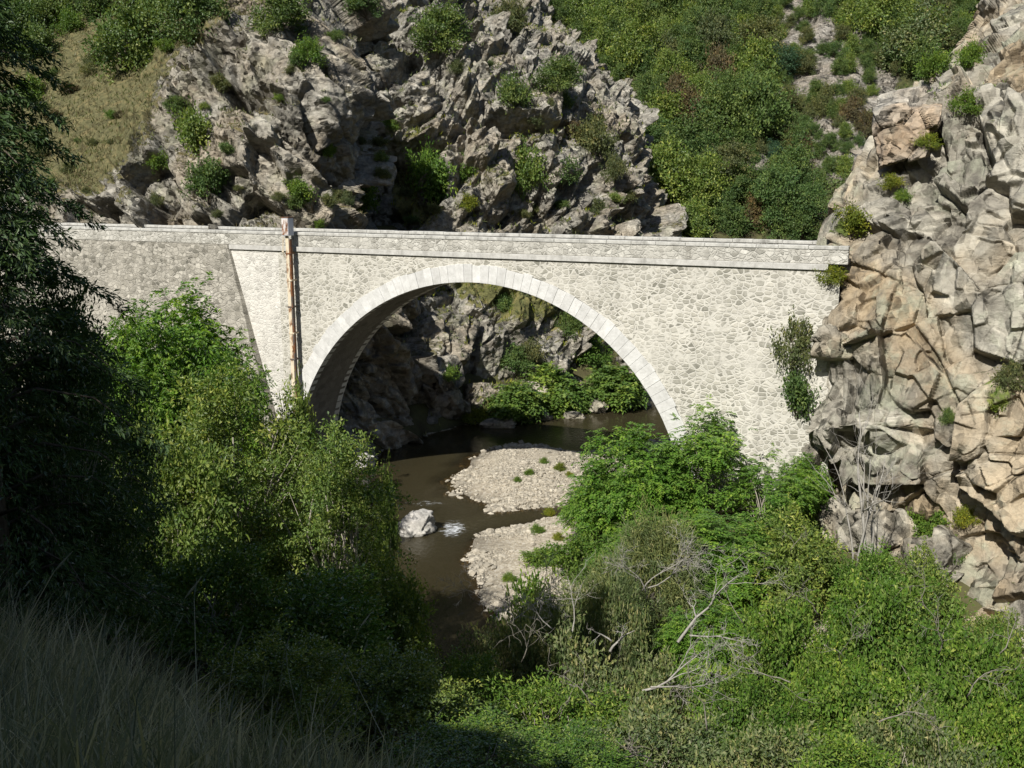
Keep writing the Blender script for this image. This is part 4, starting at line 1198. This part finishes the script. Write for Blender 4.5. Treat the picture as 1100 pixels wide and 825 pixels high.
named = [
 ('oak1', 140, 42, 40, 1.1, 'large round dark oak standing on the dry grass slope at upper left', None),
 ('oak2', 15, 30, 32, 1.1, 'dark tree in the top left corner above the conifers', None),
 ('leafy', 62, 2, 26, 1.1, 'green tree cut by the top edge left of the round oak', 'oak'),
 ('bush1', 100, 62, 10, 0.9, 'small grey green bush in the dry grass below the round oak', 'olive'),
 ('bush1', 35, 95, 20, 0.9, 'green bush half way down the dry grass slope beside the conifer', 'elder'),
 ('oak2', 208, 18, 34, 1.2, 'dark oak at the top of the grass slope right of the round oak', None),
 ('oak1', 300, 12, 27, 1.0, 'dark bush crowning the left rock at the top edge', None),
 ('leafy', 175, -8, 26, 1.2, 'tree cut by the top edge between the two dark oaks', None),
 ('bush2', 40, 45, 20, 1.0, 'green bush at the left end of the dry grass slope', 'oak'),
 ('bush1', 75, 22, 14, 1.0, 'small green shrub among dry grass left of the round oak', 'bright'),
 ('bush2', 211, 148, 22, 1.25, 'bright loose shrub in the middle of the left rock face', 'leafyA'),
 ('bush2', 224, 195, 19, 1.2, 'dark shrub low on the left rock just under the loose shrub', 'oak'),
 ('bush2', 172, 170, 14, 0.8, 'low yellow green shrub on a ledge of the left rock', 'bright'),
 ('bush1', 330, 52, 16, 0.9, 'spreading shrub on the shoulder of the left rock', 'bright'),
 ('bush1', 303, 102, 7, 0.9, 'tiny tuft on the crest of the left rock', 'bright'),
 ('bush2', 352, 163, 8, 1.1, 'small shrub on the right corner of the left rock', 'bright'),
 ('bush2', 322, 203, 15, 0.9, 'green shrub above the parapet right of the gauge box', 'bright'),
 ('bush2', 343, 239, 8, 0.8, 'small shrub peeping over the parapet beside the gauge box', 'bright'),
 ('bush2', 390, 215, 15, 1.3, 'bright shrub in the foot of the dark cleft', 'bright'),
 ('bush2', 238, 88, 10, 1.0, 'grey green tuft high on the left rock face', 'olive'),
 ('oak2', 395, -2, 22, 0.9, 'dark tree at the head of the cleft', None),
 ('oak1', 470, 30, 30, 1.0, 'dark spreading oak on the top of the middle rock', None),
 ('bush2', 463, 200, 23, 1.4, 'tall bright shrub in the hollow of the middle rock', 'bright'),
 ('bush2', 498, 180, 14, 1.1, 'bright round shrub at the right of the tall bright shrub', 'bright'),
 ('bush2', 565, 187, 20, 1.3, 'leafy green shrub at the centre of the middle rock', 'leafyA'),
 ('bush2', 603, 182, 18, 0.9, 'compact green shrub right of the leafy shrub on the middle rock', 'oak'),
 ('bush1', 640, 148, 22, 1.1, 'grey green shrub on the right shoulder of the middle rock', 'olive'),
 ('bush1', 660, 180, 13, 1.1, 'olive shrub below the grey green shrub on the shoulder', 'olive'),
 ('bush1', 553, 100, 18, 1.1, 'dark shrub on the upper part of the middle rock', 'oak'),
 ('oak1', 598, 76, 24, 0.9, 'dark oak overhanging the top right of the middle rock', None),
 ('bush1', 575, 125, 10, 0.8, 'small olive tuft below the overhanging oak', 'olive'),
 ('bush1', 420, 130, 9, 0.9, 'small green tuft on the dark wall of the cleft', 'bright'),
 ('bush1', 615, 135, 10, 0.8, 'dry tuft on a ledge of the middle rock', 'brown'),
 ('bush1', 500, 215, 10, 0.9, 'pale green tuft above the parapet on the middle rock', 'yellow'),
 ('bush1', 640, 220, 10, 0.9, 'olive tuft low on the right of the middle rock', 'olive'),
 ('bush1', 545, 15, 18, 1.0, 'olive bush on the skyline edge of the middle rock', 'olive'),
 # seen through the arch
 ('bush2', 482, 399, 11, 0.8, 'bright green tuft on top of the pointed sunlit rock', 'bright'),
 ('bush1', 543, 323, 12, 0.9, 'dark green tuft high on the bank seen through the arch', 'oak'),
 ('bush1', 553, 380, 19, 0.8, 'loose shrub in the middle of the bank seen through the arch', 'oak'),
 ('bush1', 610, 348, 13, 1.2, 'narrow dark shrub on the bank close under the arch ring', 'oak'),
 ('bush1', 570, 372, 15, 0.9, 'olive shrub above the ferny plants on the far bank', 'olive'),
 ('bush1', 635, 372, 22, 0.8, 'broad green shrub above the right ferny plants', 'bright'),
 ('fern', 552, 425, 26, 0.8, 'left of the big leaved ferny plants on the far shore', 'bright'),
 ('fern', 590, 415, 30, 0.9, 'tallest big leaved ferny plant in the middle of the far shore', 'bright'),
 ('fern', 615, 424, 22, 0.8, 'low ferny plant leaning over the water at the flat stone', 'bright'),
 ('fern', 662, 406, 27, 0.8, 'ferny plant next to the right foot of the arch', 'bright'),
 ('bush1', 510, 440, 14, 0.6, 'yellowish grassy tuft on the far bank left of the ferny plants', 'yellow'),
 # on and around the sunlit cliff
 ('oak2', 985, 46, 36, 1.0, 'pale grey green tree on top of the right cliff behind the perched block', 'sage'),
 ('bush2', 1005, 68, 17, 0.9, 'bright shrub at the foot of the pale tree on the cliff', 'bright'),
 ('bush2', 1042, 62, 13, 1.2, 'small bright shrub on the upper ledges of the right cliff', 'bright'),
 ('bush1', 1038, 105, 17, 0.8, 'yellow green shrub on the ledge right of the perched block', 'bright'),
 ('bush1', 995, 147, 12, 0.7, 'hanging plant in the crack beside the perched block', 'yellow'),
 ('bush1', 957, 190, 12, 0.7, 'pale green plant in the gap under the perched block', 'yellow'),
 ('bush1', 971, 210, 8, 1.0, 'tiny green tuft on the pale slab below the block', 'bright'),
 ('bush2', 914, 236, 17, 1.0, 'bright yellow green bush at the edge of the wood beside the cliff', 'yellow'),
 ('bush1', 891, 291, 13, 0.8, 'yellow green plant hanging at the end of the parapet', 'yellow'),
 ('bush1', 852, 370, 21, 1.3, 'grey green bush in the corner between bridge wall and cliff', 'olive'),
 ('bush2', 856, 425, 19, 1.4, 'dark green bush under the grey green bush in the corner', 'oak'),
 ('bush1', 1085, 402, 16, 1.0, 'shrub on a grassy ledge of the right cliff at the frame edge', 'olive'),
 ('bush1', 1068, 428, 14, 0.8, 'yellowing plant on the grassy ledge of the right cliff', 'yellow'),
 ('bush1', 1018, 446, 8, 1.1, 'small round dark tuft on the smooth part of the right cliff', 'oak'),
 ('bush2', 1002, 562, 21, 1.1, 'bright shrub growing low on the right cliff', 'bright'),
 ('bush1', 1038, 552, 13, 1.0, 'yellow leaved plant beside the bright low shrub on the cliff', 'yellow'),
 ('bush1', 1018, 588, 15, 0.7, 'green trailing plant under the bright low shrub', 'bright'),
]
for key, px, py, r, asp, lab, leaf in named:
    if leaf == 'leafyA': leaf = 'acacia'
    on_slope(key, px, py, r, lab, asp, None, leaf)

for px, py, dims, sd, lab in [(900, 572, (1.6, 1.5, 1.5), 61, 'brown grey rock at the foot of the overhang of the right cliff'),
                              (945, 590, (2.2, 1.7, 1.6), 64, 'largest grey brown rock at the foot of the right cliff behind the bare stems'),
                              (1000, 612, (1.9, 1.5, 1.4), 67, 'grey rock at the foot of the right cliff under the bright low shrub')]:
    loc, nor, ob = cast(px, py)
    if loc is not None:
        o = link('boulder', boulder_mesh('boulder', sd, M_ROCK_D, dims, 5)); o.location = loc; o.rotation_euler = (0, 0, sd)
        tag(o, lab, 'boulder')
for k, (px, py, r) in enumerate([(585, 494, 5), (601, 500, 6), (568, 506, 5), (611, 508, 4), (556, 514, 4), (590, 548, 6), (576, 566, 7), (600, 575, 6), (548, 618, 7), (627, 560, 6)]):
    on_slope('bush1', px, py, r, 'small yellow green weed growing on the pale gravel', 0.8, 'weeds on the gravel', 'yellow' if k % 2 else 'bright')

cnt = 0
while cnt < 34:
    px = RS.uniform(140, 690); py = RS.uniform(15, 235)
    if px < 215 - 0.4 * py or px > 560 + 0.55 * py: continue
    loc, nor, ob = cast(px, py)
    if ob is None or ob.name not in ('rock_cliff', 'rock_buttress') or nor.z < 0.25: continue
    on_slope(RS.choice(['bush1', 'bush2']), px, py, RS.uniform(4, 10), 'small olive scrub bush growing from a ledge of the grey rocks behind the bridge', RS.uniform(0.6, 1.2), 'scrub on the rock ledges', RS.choice(['olive', 'olive', 'acacia', 'oak']))
    cnt += 1
cnt = 0
while cnt < 26:
    px = RS.uniform(35, 190); py = RS.uniform(25, 210)
    if px > 215 - 0.55 * py: continue
    on_slope(RS.choice(['bush1', 'bush2']), px, py, RS.uniform(4, 9), 'small scrubby bush dotted over the dry grass slope at upper left', 0.8, 'scrub on the dry grass slope', RS.choice(['olive', 'olive', 'oak', 'brown', 'bright']))
    cnt += 1

# the wood on the hillside: each tree and bush on its own
zones = [('just above the right half of the bridge parapet', lambda x, y: y > 205),
         ('beside the bare scree gully', lambda x, y: 820 < x < 965 and y < 190),
         ('against the right flank of the middle rock', lambda x, y: x < 720 and y > 90),
         ('along the top edge of the wooded slope', lambda x, y: y <= 45),
         ('on the middle of the wooded slope', lambda x, y: True)]
KIND = [('oak1', None, 'dark green oak', 0.31), ('oak2', None, 'rounded dark oak', 0.2), ('leafy', 'acacia', 'fresh green leafy tree', 0.22), ('oak1', 'olive', 'olive grey tree', 0.12),
        ('bush1', 'olive', 'low olive bush', 0.09), ('bush1', 'brown', 'dry brown bush', 0.04), ('conifer', None, 'blue green conifer', 0.02)]
pts = []
tries = 0
while tries < 20000 and len(pts) < 300:
    tries += 1
    px = RS.uniform(540, 1095); py = RS.uniform(-25, 262)
    r = 14 + 15 * RS.random() ** 1.3 + 7 * max(py, 0) / 260
    sc = max(float(scree(np.array([px + r * a]), np.array([py + r * b_]))[0]) for a, b_ in ((0, 0), (0.6, 0), (-0.6, 0), (0, 0.6), (0, -0.9)))
    if sc > 0.3:
        if RS.random() < 0.94: continue
        r = RS.uniform(7, 12)
    if any((px - a) ** 2 + (1.15 * (py - b_)) ** 2 < (0.60 * (r + c)) ** 2 * 0.85 for a, b_, c in pts): continue
    loc, nor, ob = cast(px, py + r * 0.75)
    if loc is None or ob.name not in ('wooded_hill', 'ground'): continue
    pts.append((px, py, r))
for px, py, r in sorted(pts, key=lambda q: q[1]):
    q = RS.random(); acc = 0
    for key, leaf, word, w in KIND:
        acc += w
        if q <= acc: break
    if key.startswith('bush'): r = min(r, 17)
    zone = [z for z, f in zones if f(px, py)][0]
    big = 'large ' if r > 22 else ('small ' if r < 16 else '')
    on_slope(key, px, py, r, big + word + ' ' + zone, RS.uniform(0.95, 1.45), 'trees and bushes of the wooded slope', leaf, only=('wooded_hill', 'ground'))
# trees on the slope above the dry grass, dark at the top left corner
pts2 = []
for k in range(600):
    px = RS.uniform(-20, 260); py = RS.uniform(-25, 25); r = RS.uniform(16, 26)
    if any((px - a) ** 2 + (py - b_) ** 2 < (0.8 * (r + c)) ** 2 for a, b_, c in pts2): continue
    if 110 < px < 240 and py > -5: continue
    if px > 60 and py > 8: continue
    pts2.append((px, py, r))
for px, py, r in pts2:
    on_slope(RS.choice(['oak1', 'oak2', 'leafy']), px, py, r, 'dark tree at the head of the dry grass slope along the top left edge', 1.15, 'trees along the top left edge', 'oak')

def scatter(P, N, G, nr, nc, n, rs, lo=0.5):
    idx = rs.choice(len(P), n * 4)
    idx = idx[(G[idx] > lo) & (N[idx, 2] > 0.15)][:n]
    return P[idx] + rs.normal(size=(len(idx), 3)) * np.array([0.25, 0.25, 0.02]), N[idx]
def tufts(name, P, L, W, leaf, rs, lean=0.45, per=3):
    P = np.repeat(P, per, 0) + rs.normal(size=(len(P) * per, 3)) * np.array([0.06, 0.06, 0.0])
    n = len(P)
    D = unit(rs.normal(size=(n, 3)) * lean + np.array([0, 0, 1.0]))
    V, F = leaf_arrays(P, D, unit(rs.normal(size=(n, 3))), L * rs.uniform(0.5, 1.4, n), np.full(n, W), 0.0)
    return tag(link(name, mesh_np(name, V, F, LM[leaf])), kind='stuff')
rs = np.random.RandomState(3)
P, N = scatter(A_P, A_N, A_G, 0, 0, 13000, rs); tufts('dry_grass', P, 0.34, 0.05, 'dry', rs)
P, N = scatter(B_P, B_N, B_G, 0, 0, 3500, rs, 0.4); tufts('bank_grass', P, 0.4, 0.08, 'yellow', rs)
P, N = scatter(A_P, A_N, A_G, 0, 0, 5000, rs, 0.28); tufts('ledge_grass', P, 0.34, 0.09, 'olive', rs)
P, N = scatter(B_P, B_N, B_G, 0, 0, 6000, rs, 0.25); tufts('ledge_grass', P, 0.34, 0.09, 'olive', rs)
P, N = scatter(D_P, D_N, D_G, 0, 0, 1200, rs, 0.4); tufts('ledge_grass', P, 0.28, 0.05, 'bright', rs)
def undergrowth():
    rs = np.random.RandomState(8)
    px, py = pxy(C_P)
    ok = np.where((px > 500) & (px < 1110) & (py > -40) & (py < 300) & (C_G > 0.45))[0]
    idx = rs.choice(ok, 6000)
    P = np.repeat(C_P[idx] + rs.normal(size=(len(idx), 3)) * 0.4, 14, 0)
    n = len(P)
    P = P + rs.normal(size=(n, 3)) * np.array([0.45, 0.45, 0.3]) + np.array([0, 0, 0.3])
    D = unit(rs.normal(size=(n, 3)) + np.array([0, 0, 0.6]))
    V, F = leaf_arrays(P, D, unit(rs.normal(size=(n, 3)) + np.array([0, -0.3, 0.8])), 0.30 * rs.uniform(0.6, 1.3, n), 0.16 * rs.uniform(0.6, 1.3, n))
    tag(link('undergrowth', mesh_np('undergrowth', V, F, LM['oak'])), kind='stuff')
undergrowth()

# ------------------------------------------------------------------ near trees and bushes
def near(key, px, pytop, Y, hwpx, label, group=None, leaf=None, zbase=None, rz=None, cat=None):
    p = PROTO[key]
    top = at(px, pytop, Y)
    zb = float(ground_h(top[0], Y)) - 0.1 if zbase is None else zbase
    dep = project(top)[2]
    h = max(top[2] - zb, 0.6)
    sx = hwpx / FPX * dep / p['R']; sz = h / p['H'] / 0.97
    return plant(key, (top[0], Y, zb), sx, sz, RS.uniform(0, 6.28) if rz is None else rz, label, group, leaf, cat)

# left side
near('acacia', 250, 312, 31, 118, 'large loose leafy tree in front of the left end of the bridge')
near('acacia', 352, 374, 29, 96, 'leafy tree covering the foot of the arch on the left')
near('acacia', 25, 175, 16, 95, 'dark broad tree mixed with the conifers at the left edge', leaf='cedar')
near('acacia', 20, 340, 18, 100, 'dark tree below the conifers at the left edge', leaf='cedar')
near('acacia2', 178, 410, 27, 92, 'lower leafy tree left of the large loose tree, half in shade')
near('ash', 190, 252, 47, 84,
     'bright green tree under the rough wall at the left')
near('ash', 135, 272, 43, 55, 'small bright tree left of the bright green tree under the rough wall')
near('ash', 240, 318, 42, 50, 'fresh green tree right of the bright green tree by the repointed wall')
near('ash', 118, 330, 40, 66, 'green tree between the bright tree and the dark conifer')
near('acacia2', 415, 560, 30, 62, 'shaded leafy tree leaning over the river at the left')
near('acacia2', 316, 376, 45, 34, 'loose bush hiding the foot of the gauge post')
near('acacia', 76, 205, 19.5, 88, 'dark leafy tree hiding the left end of the bridge', leaf='cedar')
near('acacia2', 414, 470, 34, 18, 'thin leafy shoots standing in front of the dark water')
near('acacia2', 330, 590, 23, 110, 'shaded bush under the leafy trees at lower left', leaf='elder')
near('acacia2', 220, 560, 22, 90, 'dark bush between the tall grass and the leafy trees', leaf='elder')
near('elder', 60, 500, 17, 110, 'dark bush under the conifer at the left edge', leaf='oak')
near('elder', 290, 672, 15, 110, 'dark bush filling the hollow right behind the tall grass', leaf='acacia')
near('elder', 420, 690, 18, 110, 'dark shaded bush at the bottom beside the tall grass', leaf='acacia')

# right side: bank below the bridge
near('ash', 684, 424, 47, 68, 'bright ash tree on the gravel at the right foot of the arch')
near('openash', 762, 408, 46.5, 66, 'tall open ash tree in front of the bridge wall')
near('openash', 832, 462, 43.5, 58, 'ash tree by the foot of the right cliff')
near('ash', 645, 485, 48, 42, 'small ash at the edge of the gravel beach')
near('ash', 760, 530, 41, 80, 'broad ash below the open ash in the middle of the right bank')
near('acacia2', 868, 528, 39, 70, 'green bush in front of the cliff foot left of the bare white stems')
near('ash', 690, 545, 43, 55, 'low bright ash above the feathery bush')
near('feather', 700, 540, 38, 62, 'feathery grey green tamarisk beside the gravel beach')
near('feather', 655, 595, 35, 62, 'lower feathery tamarisk mixed with dead twigs')
near('bush2', 625, 575, 44, 28, 'small bright shrub growing on the gravel beach', leaf='bright')
near('bush2', 585, 590, 46, 20, 'smallest bright shrub on the gravel beach by the water', leaf='bright')
near('bush1', 573, 615, 38, 36, 'leafy shrub at the near end of the gravel beach', leaf='bright')
near('elder', 960, 590, 31, 110, 'big elder bush below the bare white stems')
near('elder', 850, 610, 30, 95, 'big elder bush in the middle of the lower right')
near('elder', 1060, 640, 27, 100, 'elder bush at the right edge under the grey cliff')
near('elder', 940, 690, 22, 120, 'near elder bush in the lower right corner area')
near('elder', 1090, 720, 20, 90, 'elder bush in the lower right corner')
near('elder', 810, 700, 23, 80, 'elder bush right of the dead grey branches')
near('sage', 545, 640, 30, 60, 'grey green bush where the river leaves the view')
near('sage', 620, 650, 28, 80, 'grey green bush in front of the gravel beach')
near('feather', 590, 625, 31, 45, 'feathery sprays among dead twigs above the grey green bush')
near('sage', 700, 680, 26, 80, 'grey green bush around the dead grey branches')
near('elder', 500, 690, 25, 70, 'green bush at the bottom left of the lit slope', leaf='elder')
near('sage', 590, 720, 22, 90, 'lower grey green bush at the bottom middle', leaf='elder')
near('sage', 700, 745, 20, 100, 'grey green bush at the bottom right of middle')
near('sage', 820, 760, 19, 90, 'grey green bush at the bottom below the elder')
near('sage', 500, 770, 19, 80, 'bottom bush half in the shade beside the dark bush')
near('sage', 505, 796, 13.6, 100, 'low bush in the shade at the bottom edge right of the tall grass', leaf='elder')
near('ash', 866, 468, 45.5, 30, 'slim ash squeezed between the bridge wall and the overhang of the cliff')
near('sage', 655, 612, 33.0, 46, 'grey green bush in front of the feathery bushes')
near('elder', 610, 790, 17, 100, 'leafy bush cut by the bottom edge in the middle')

near('elder', 945, 572, 37, 62, 'bush right at the foot of the bare white stems')
near('acacia2', 1005, 572, 36, 55, 'olive bush at the foot of the right cliff under the bright low shrub')
near('acacia2', 1075, 640, 33, 50, 'olive bush against the lowest part of the right cliff at the edge')
near('acacia2', 880, 655, 26, 60, 'olive bush rising among the elder bushes at lower right', leaf='elder')
near('sage', 1000, 735, 19, 80, 'grey green bush among the elder bushes near the bottom right')
near('ash', 770, 620, 34, 60, 'fresh green bush behind the dead grey branches')
near('acacia2', 900, 770, 17, 80, 'bush cut by the bottom edge at right of middle', leaf='elder')
# conifers at the left edge: the dark one in view, and one added out of view to shade it
def conifer(seed, H, R, nb=95):
    rs = np.random.RandomState(seed)
    tr = MB(); tr.tube([(0, 0, -0.5), (0.05, 0, H * 0.5), (0, 0.05, H)], [0.32, 0.2, 0.03], 8)
    Ps, Ds, Ns, Ls = [], [], [], []
    for k in range(nb):
        f = (k + rs.rand()) / nb
        z = H * (0.06 + 0.92 * f)
        L = R * (1 - f) ** 0.75 * rs.uniform(0.6, 1.1) + 0.25
        a = k * 2.4 + rs.normal() * 0.4
        d = np.array([math.cos(a), math.sin(a), 0.0])
        m = 12
        pts = [np.array([0, 0, z]) + d * L * j / m + np.array([0, 0, 0.18 * L * math.sin(j / m * 2.6) - 0.26 * L * (j / m) ** 2]) for j in range(m + 1)]
        tr.tube([pts[0], pts[4], pts[8], pts[m]], [0.05, 0.035, 0.02, 0.008], 5)
        side = np.array([-d[1], d[0], 0])
        for j in range(2, m + 1):
            wid = L * 0.34 * math.sin(math.pi * min(j / m * 0.9 + 0.1, 1.0)) + 0.12
            nsp = 7
            for s in range(nsp):
                o = side * wid * rs.uniform(-1, 1)
                base = pts[j] + o * 0.75 + np.array([0, 0, -0.35 * abs(np.dot(o, side)) * 0.5]) + rs.normal(size=3) * 0.05
                dd = unit(d * 0.8 + o / max(wid, 0.1) * 0.9 + np.array([0, 0, -0.35]))
                q = 7
                P = base + dd * np.linspace(0, 0.42, q)[:, None] + rs.normal(size=(q, 3)) * 0.03
                Ps.append(P); Ds.append(unit(dd + rs.normal(size=(q, 3)) * 0.55)); Ns.append(unit(np.array([0, 0, 1.0]) + rs.normal(size=(q, 3)) * 0.4)); Ls.append(np.full(q, 0.20))
    P = np.concatenate(Ps); n = len(P)
    V, F = leaf_arrays(P, np.concatenate(Ds), np.concatenate(Ns), np.concatenate(Ls) * rs.uniform(0.7, 1.2, n), 0.05 * rs.uniform(0.7, 1.4, n), 0.1)
    return tr.mesh('trunk', M_BARK, True), mesh_np('crown', V, F, LM['cedar'])
tm, cm = conifer(5, 20.0, 4.6, 120)
def cedar(x, y, top, s, label, rz):
    z = float(ground_h(x, y)) - 0.2
    r = empty('conifer_tree', (x, y, z), rz)
    link('trunk', tm, r); link('crown', cm, r)
    r.scale = (s, s, (top - z) / 20.0)
    tag(r, label, 'tree')
    return r
cedar(-8.0, 14.8, 24.6, 0.62, 'dark drooping conifer filling the left edge of the view', 0.0)
cedar(-12.3, 6.8, 27.5, 0.8, 'tall dark conifer added out of view on the left to shade the one in view', 1.7)
cedar(-9.6, 17.5, 23.6, 0.62, 'dark conifer behind the drooping conifer at the left edge', 2.9)

# ------------------------------------------------------------------ dead wood
def branchy(seed, start, direction, length, radius, depth, spread=0.6, grav=0.0, kids=3, out=None, segs=6, wob=0.22):
    rs = np.random.RandomState(seed)
    b = MB() if out is None else out
    p = np.array(start, float); d = unit(np.array(direction, float)); pts = [p.copy()]; rad = [radius]
    nodes = []
    for k in range(segs):
        d = unit(d + rs.normal(size=3) * wob + np.array([0, 0, grav]))
        p = p + d * length / segs
        pts.append(p.copy()); rad.append(radius * (1 - 0.8 * (k + 1) / segs))
        nodes.append((p.copy(), d.copy(), rad[-1]))
    b.tube(pts, rad, 5)
    if depth > 0:
        for c in range(kids):
            q, dd, r = nodes[rs.randint(1, segs)]
            nd = unit(dd + rs.normal(size=3) * spread)
            branchy(seed * 7 + c * 31 + depth, q, nd, length * rs.uniform(0.4, 0.65), max(r * 0.7, 0.006), depth - 1, spread, grav, kids, b, segs)
    return b
def dead(name, px, py, Y, label, specs, cat='dead branch'):
    o = at(px, py, Y)
    b = MB()
    for sd, off, dr, L, r, dep, kids in specs:
        branchy(sd, off, dr, L, r * 0.62, dep, 0.6, 0.0, kids, b)
    ob = b.build(name, M_DEADWOOD, None, True)
    ob.location = o
    tag(ob, label, cat)
def dead_stems():
    o = at(928, 600, 38.0)
    r = empty('dead_sapling', o)
    tag(r, 'bare white dead sapling with forked stems standing against the right cliff', 'dead tree')
    for i, (dx, h, rad) in enumerate([(0.05, 6.3, 0.085), (-0.25, 4.6, 0.06), (-0.42, 5.0, 0.045), (0.28, 4.2, 0.05)]):
        b = branchy(300 + i, (dx, 0, -0.4), (dx * 0.30 + (0.05 if i == 0 else 0), 0.0, 1), h, rad, 2, 0.40, 0.06, 4, None, 8, 0.07)
        b.build('stem', M_DEADWOOD, r, True)
dead_stems()
dead('dead_branch', 728, 690, 24.5, 'long bleached branch sticking up to the right among the grey green bushes',
     [(401, (0, 0, 0), (0.75, 0.1, 0.75), 2.5, 0.07, 3, 4), (405, (0.3, 0, 0.2), (0.9, -0.3, 0.1), 1.6, 0.04, 3, 4)])
dead('dead_branch', 690, 742, 22.5, 'tangle of grey dead branches lying below the long bleached branch',
     [(411, (0, 0, 0), (0.9, -0.1, 0.35), 2.0, 0.055, 3, 5), (412, (0.2, 0, 0.1), (0.8, 0.2, -0.05), 1.8, 0.04, 3, 5)])
dead('dead_branch', 612, 690, 28.0, 'pale upright dead stem among the twigs left of centre',
     [(421, (0, 0, 0), (0.0, 0, 1), 2.0, 0.05, 2, 4), (422, (-0.5, 0, 0.4), (-0.5, 0, 0.6), 1.4, 0.035, 3, 4)])
dead('dead_branch', 548, 668, 29.0, 'pale tangle of dead twigs at the near end of the beach',
     [(431, (0, 0, 0), (0.8, 0, 0.4), 1.7, 0.03, 3, 5), (432, (0.1, 0, 0.2), (-0.6, 0, 0.5), 1.4, 0.03, 3, 5), (433, (0.3, 0, 0), (0.2, -0.4, 0.7), 1.3, 0.03, 3, 5)])
dead('dead_branch', 690, 640, 33.0, 'dark grey dead twigs hanging in the feathery bushes',
     [(441, (0, 0, 0.2), (0.4, -0.2, 0.7), 2.0, 0.045, 3, 5), (442, (0.2, 0, 0.3), (1, 0, 0.1), 2.0, 0.04, 3, 5), (443, (0.1, -0.1, 0.2), (-0.4, 0, 0.8), 1.6, 0.04, 3, 5)])
dead('dead_branch', 655, 700, 25.0, 'forked grey dead stub among the grey green bushes',
     [(451, (0, 0, 0), (0.25, 0, 0.9), 1.0, 0.06, 2, 3), (452, (0.05, 0, 0.3), (-0.7, 0, 0.6), 0.7, 0.045, 2, 3)])

rt = random.Random(21)
for k, (px, py, Y) in enumerate([(880, 650, 27), (905, 700, 21.5), (985, 640, 28.5), (1040, 735, 19), (800, 660, 27), (945, 760, 17.5), (760, 770, 18.5), (850, 720, 21), (1010, 690, 22.5), (640, 745, 20), (560, 700, 24), (1075, 690, 23), (700, 800, 17.5), (780, 600, 36), (850, 585, 37)]):
    o = at(px, py, Y)
    b = branchy(500 + k, (0, 0, -0.3), (rt.uniform(-0.9, 0.9), rt.uniform(-0.4, 0.1), rt.uniform(0.35, 0.9)), rt.uniform(0.9, 1.5), 0.017, 2, 0.8, 0.0, 5)
    ob = b.build('dead_twig', M_TWIG, None, True); ob.location = o
    tag(ob, 'thin bare grey twig poking out of the green bushes at lower right', 'dead twig', 'bare twigs in the bushes')

# ------------------------------------------------------------------ tall grass on the shaded shoulder by the camera
def tall_grass():
    rs = np.random.RandomState(12)
    n = 34000
    x = rs.uniform(-10, 1.2, n); y = rs.uniform(2.2, 16.0, n)
    z = ground_h(x, y)
    edge = 14.5 - 1.05 * np.maximum(x + 7, 0)
    ok = (y < edge + rs.normal(size=n) * 0.8) & (x < 0.9 - 0.03 * y)
    pxg = 550 + FPX * x / (y * CP + (CAMZ - z - 0.8) * SP)
    ok &= (pxg < 440) & (y > 3.0)
    x, y, z = x[ok], y[ok], z[ok]; n = len(x)
    base = np.stack([x, y, z - 0.05], 1)
    h = (0.55 + 0.22 * sstep(-2, -6, x)) * rs.uniform(0.5, 1.7, n) + 0.15 * fbm(base * 0.8, 4, 2)
    lean = unit(rs.normal(size=(n, 3)) * np.array([1, 1, 0]) + np.array([0.5, 0, 0])) * rs.uniform(0.05, 0.6, (n, 1))
    w = 0.006 * rs.uniform(0.5, 1.8, n) * np.where(rs.rand(n) < 0.12, 2.2, 1)
    S = unit(np.cross(lean + np.array([0, 0, 1.0]), rs.normal(size=(n, 3))))
    V = []
    for f in (0, 0.35, 0.7, 1.0):
        c = base + np.array([0, 0, 1.0]) * (h * f * (1 - 0.18 * f))[:, None] + lean * (h * f * f)[:, None]
        ww = (w * (1 - f * 0.92))[:, None]
        V += [c - S * ww, c + S * ww]
    V = np.stack(V, 1).reshape(-1, 3)
    i = (np.arange(n) * 8)[:, None]
    F = np.concatenate([i + np.array([[2 * k, 2 * k + 1, 2 * k + 3, 2 * k + 2]]) for k in range(3)], 1).reshape(-1, 4)
    tag(link('tall_grass', mesh_np('tall_grass', V, F, LM['grass'])), kind='stuff')
    # dry stalks with seed heads, rising above the rest
    m = 340
    k = rs.choice(n, m)
    b = base[k]; hh = rs.uniform(0.8, 1.3, m)
    ln = unit(rs.normal(size=(m, 3)) * np.array([1, 1, 0]) + np.array([0.6, 0, 0])) * rs.uniform(0.05, 0.45, (m, 1))
    Vs, Fs = [], []
    mb = MB()
    for j in range(m):
        p0 = Vector(b[j]); p1 = p0 + Vector((0, 0, hh[j] * 0.5)) + Vector(ln[j]) * hh[j] * 0.2; p2 = p0 + Vector((0, 0, hh[j] * 0.93)) + Vector(ln[j]) * hh[j] * 0.8
        mb.tube([p0, p1, p2], [0.004, 0.0035, 0.002], 3)
        e = p2 + (p2 - p1).normalized() * 0.14 + Vector((0.02, 0, -0.02))
        mb.tube([p2, p2.lerp(e, 0.4), e], [0.002, 0.006, 0.0015], 4)
    me = mb.mesh('dry_grass', LM['grass'])
    tag(link('dry_stalk_grass', me), kind='stuff')
tall_grass()
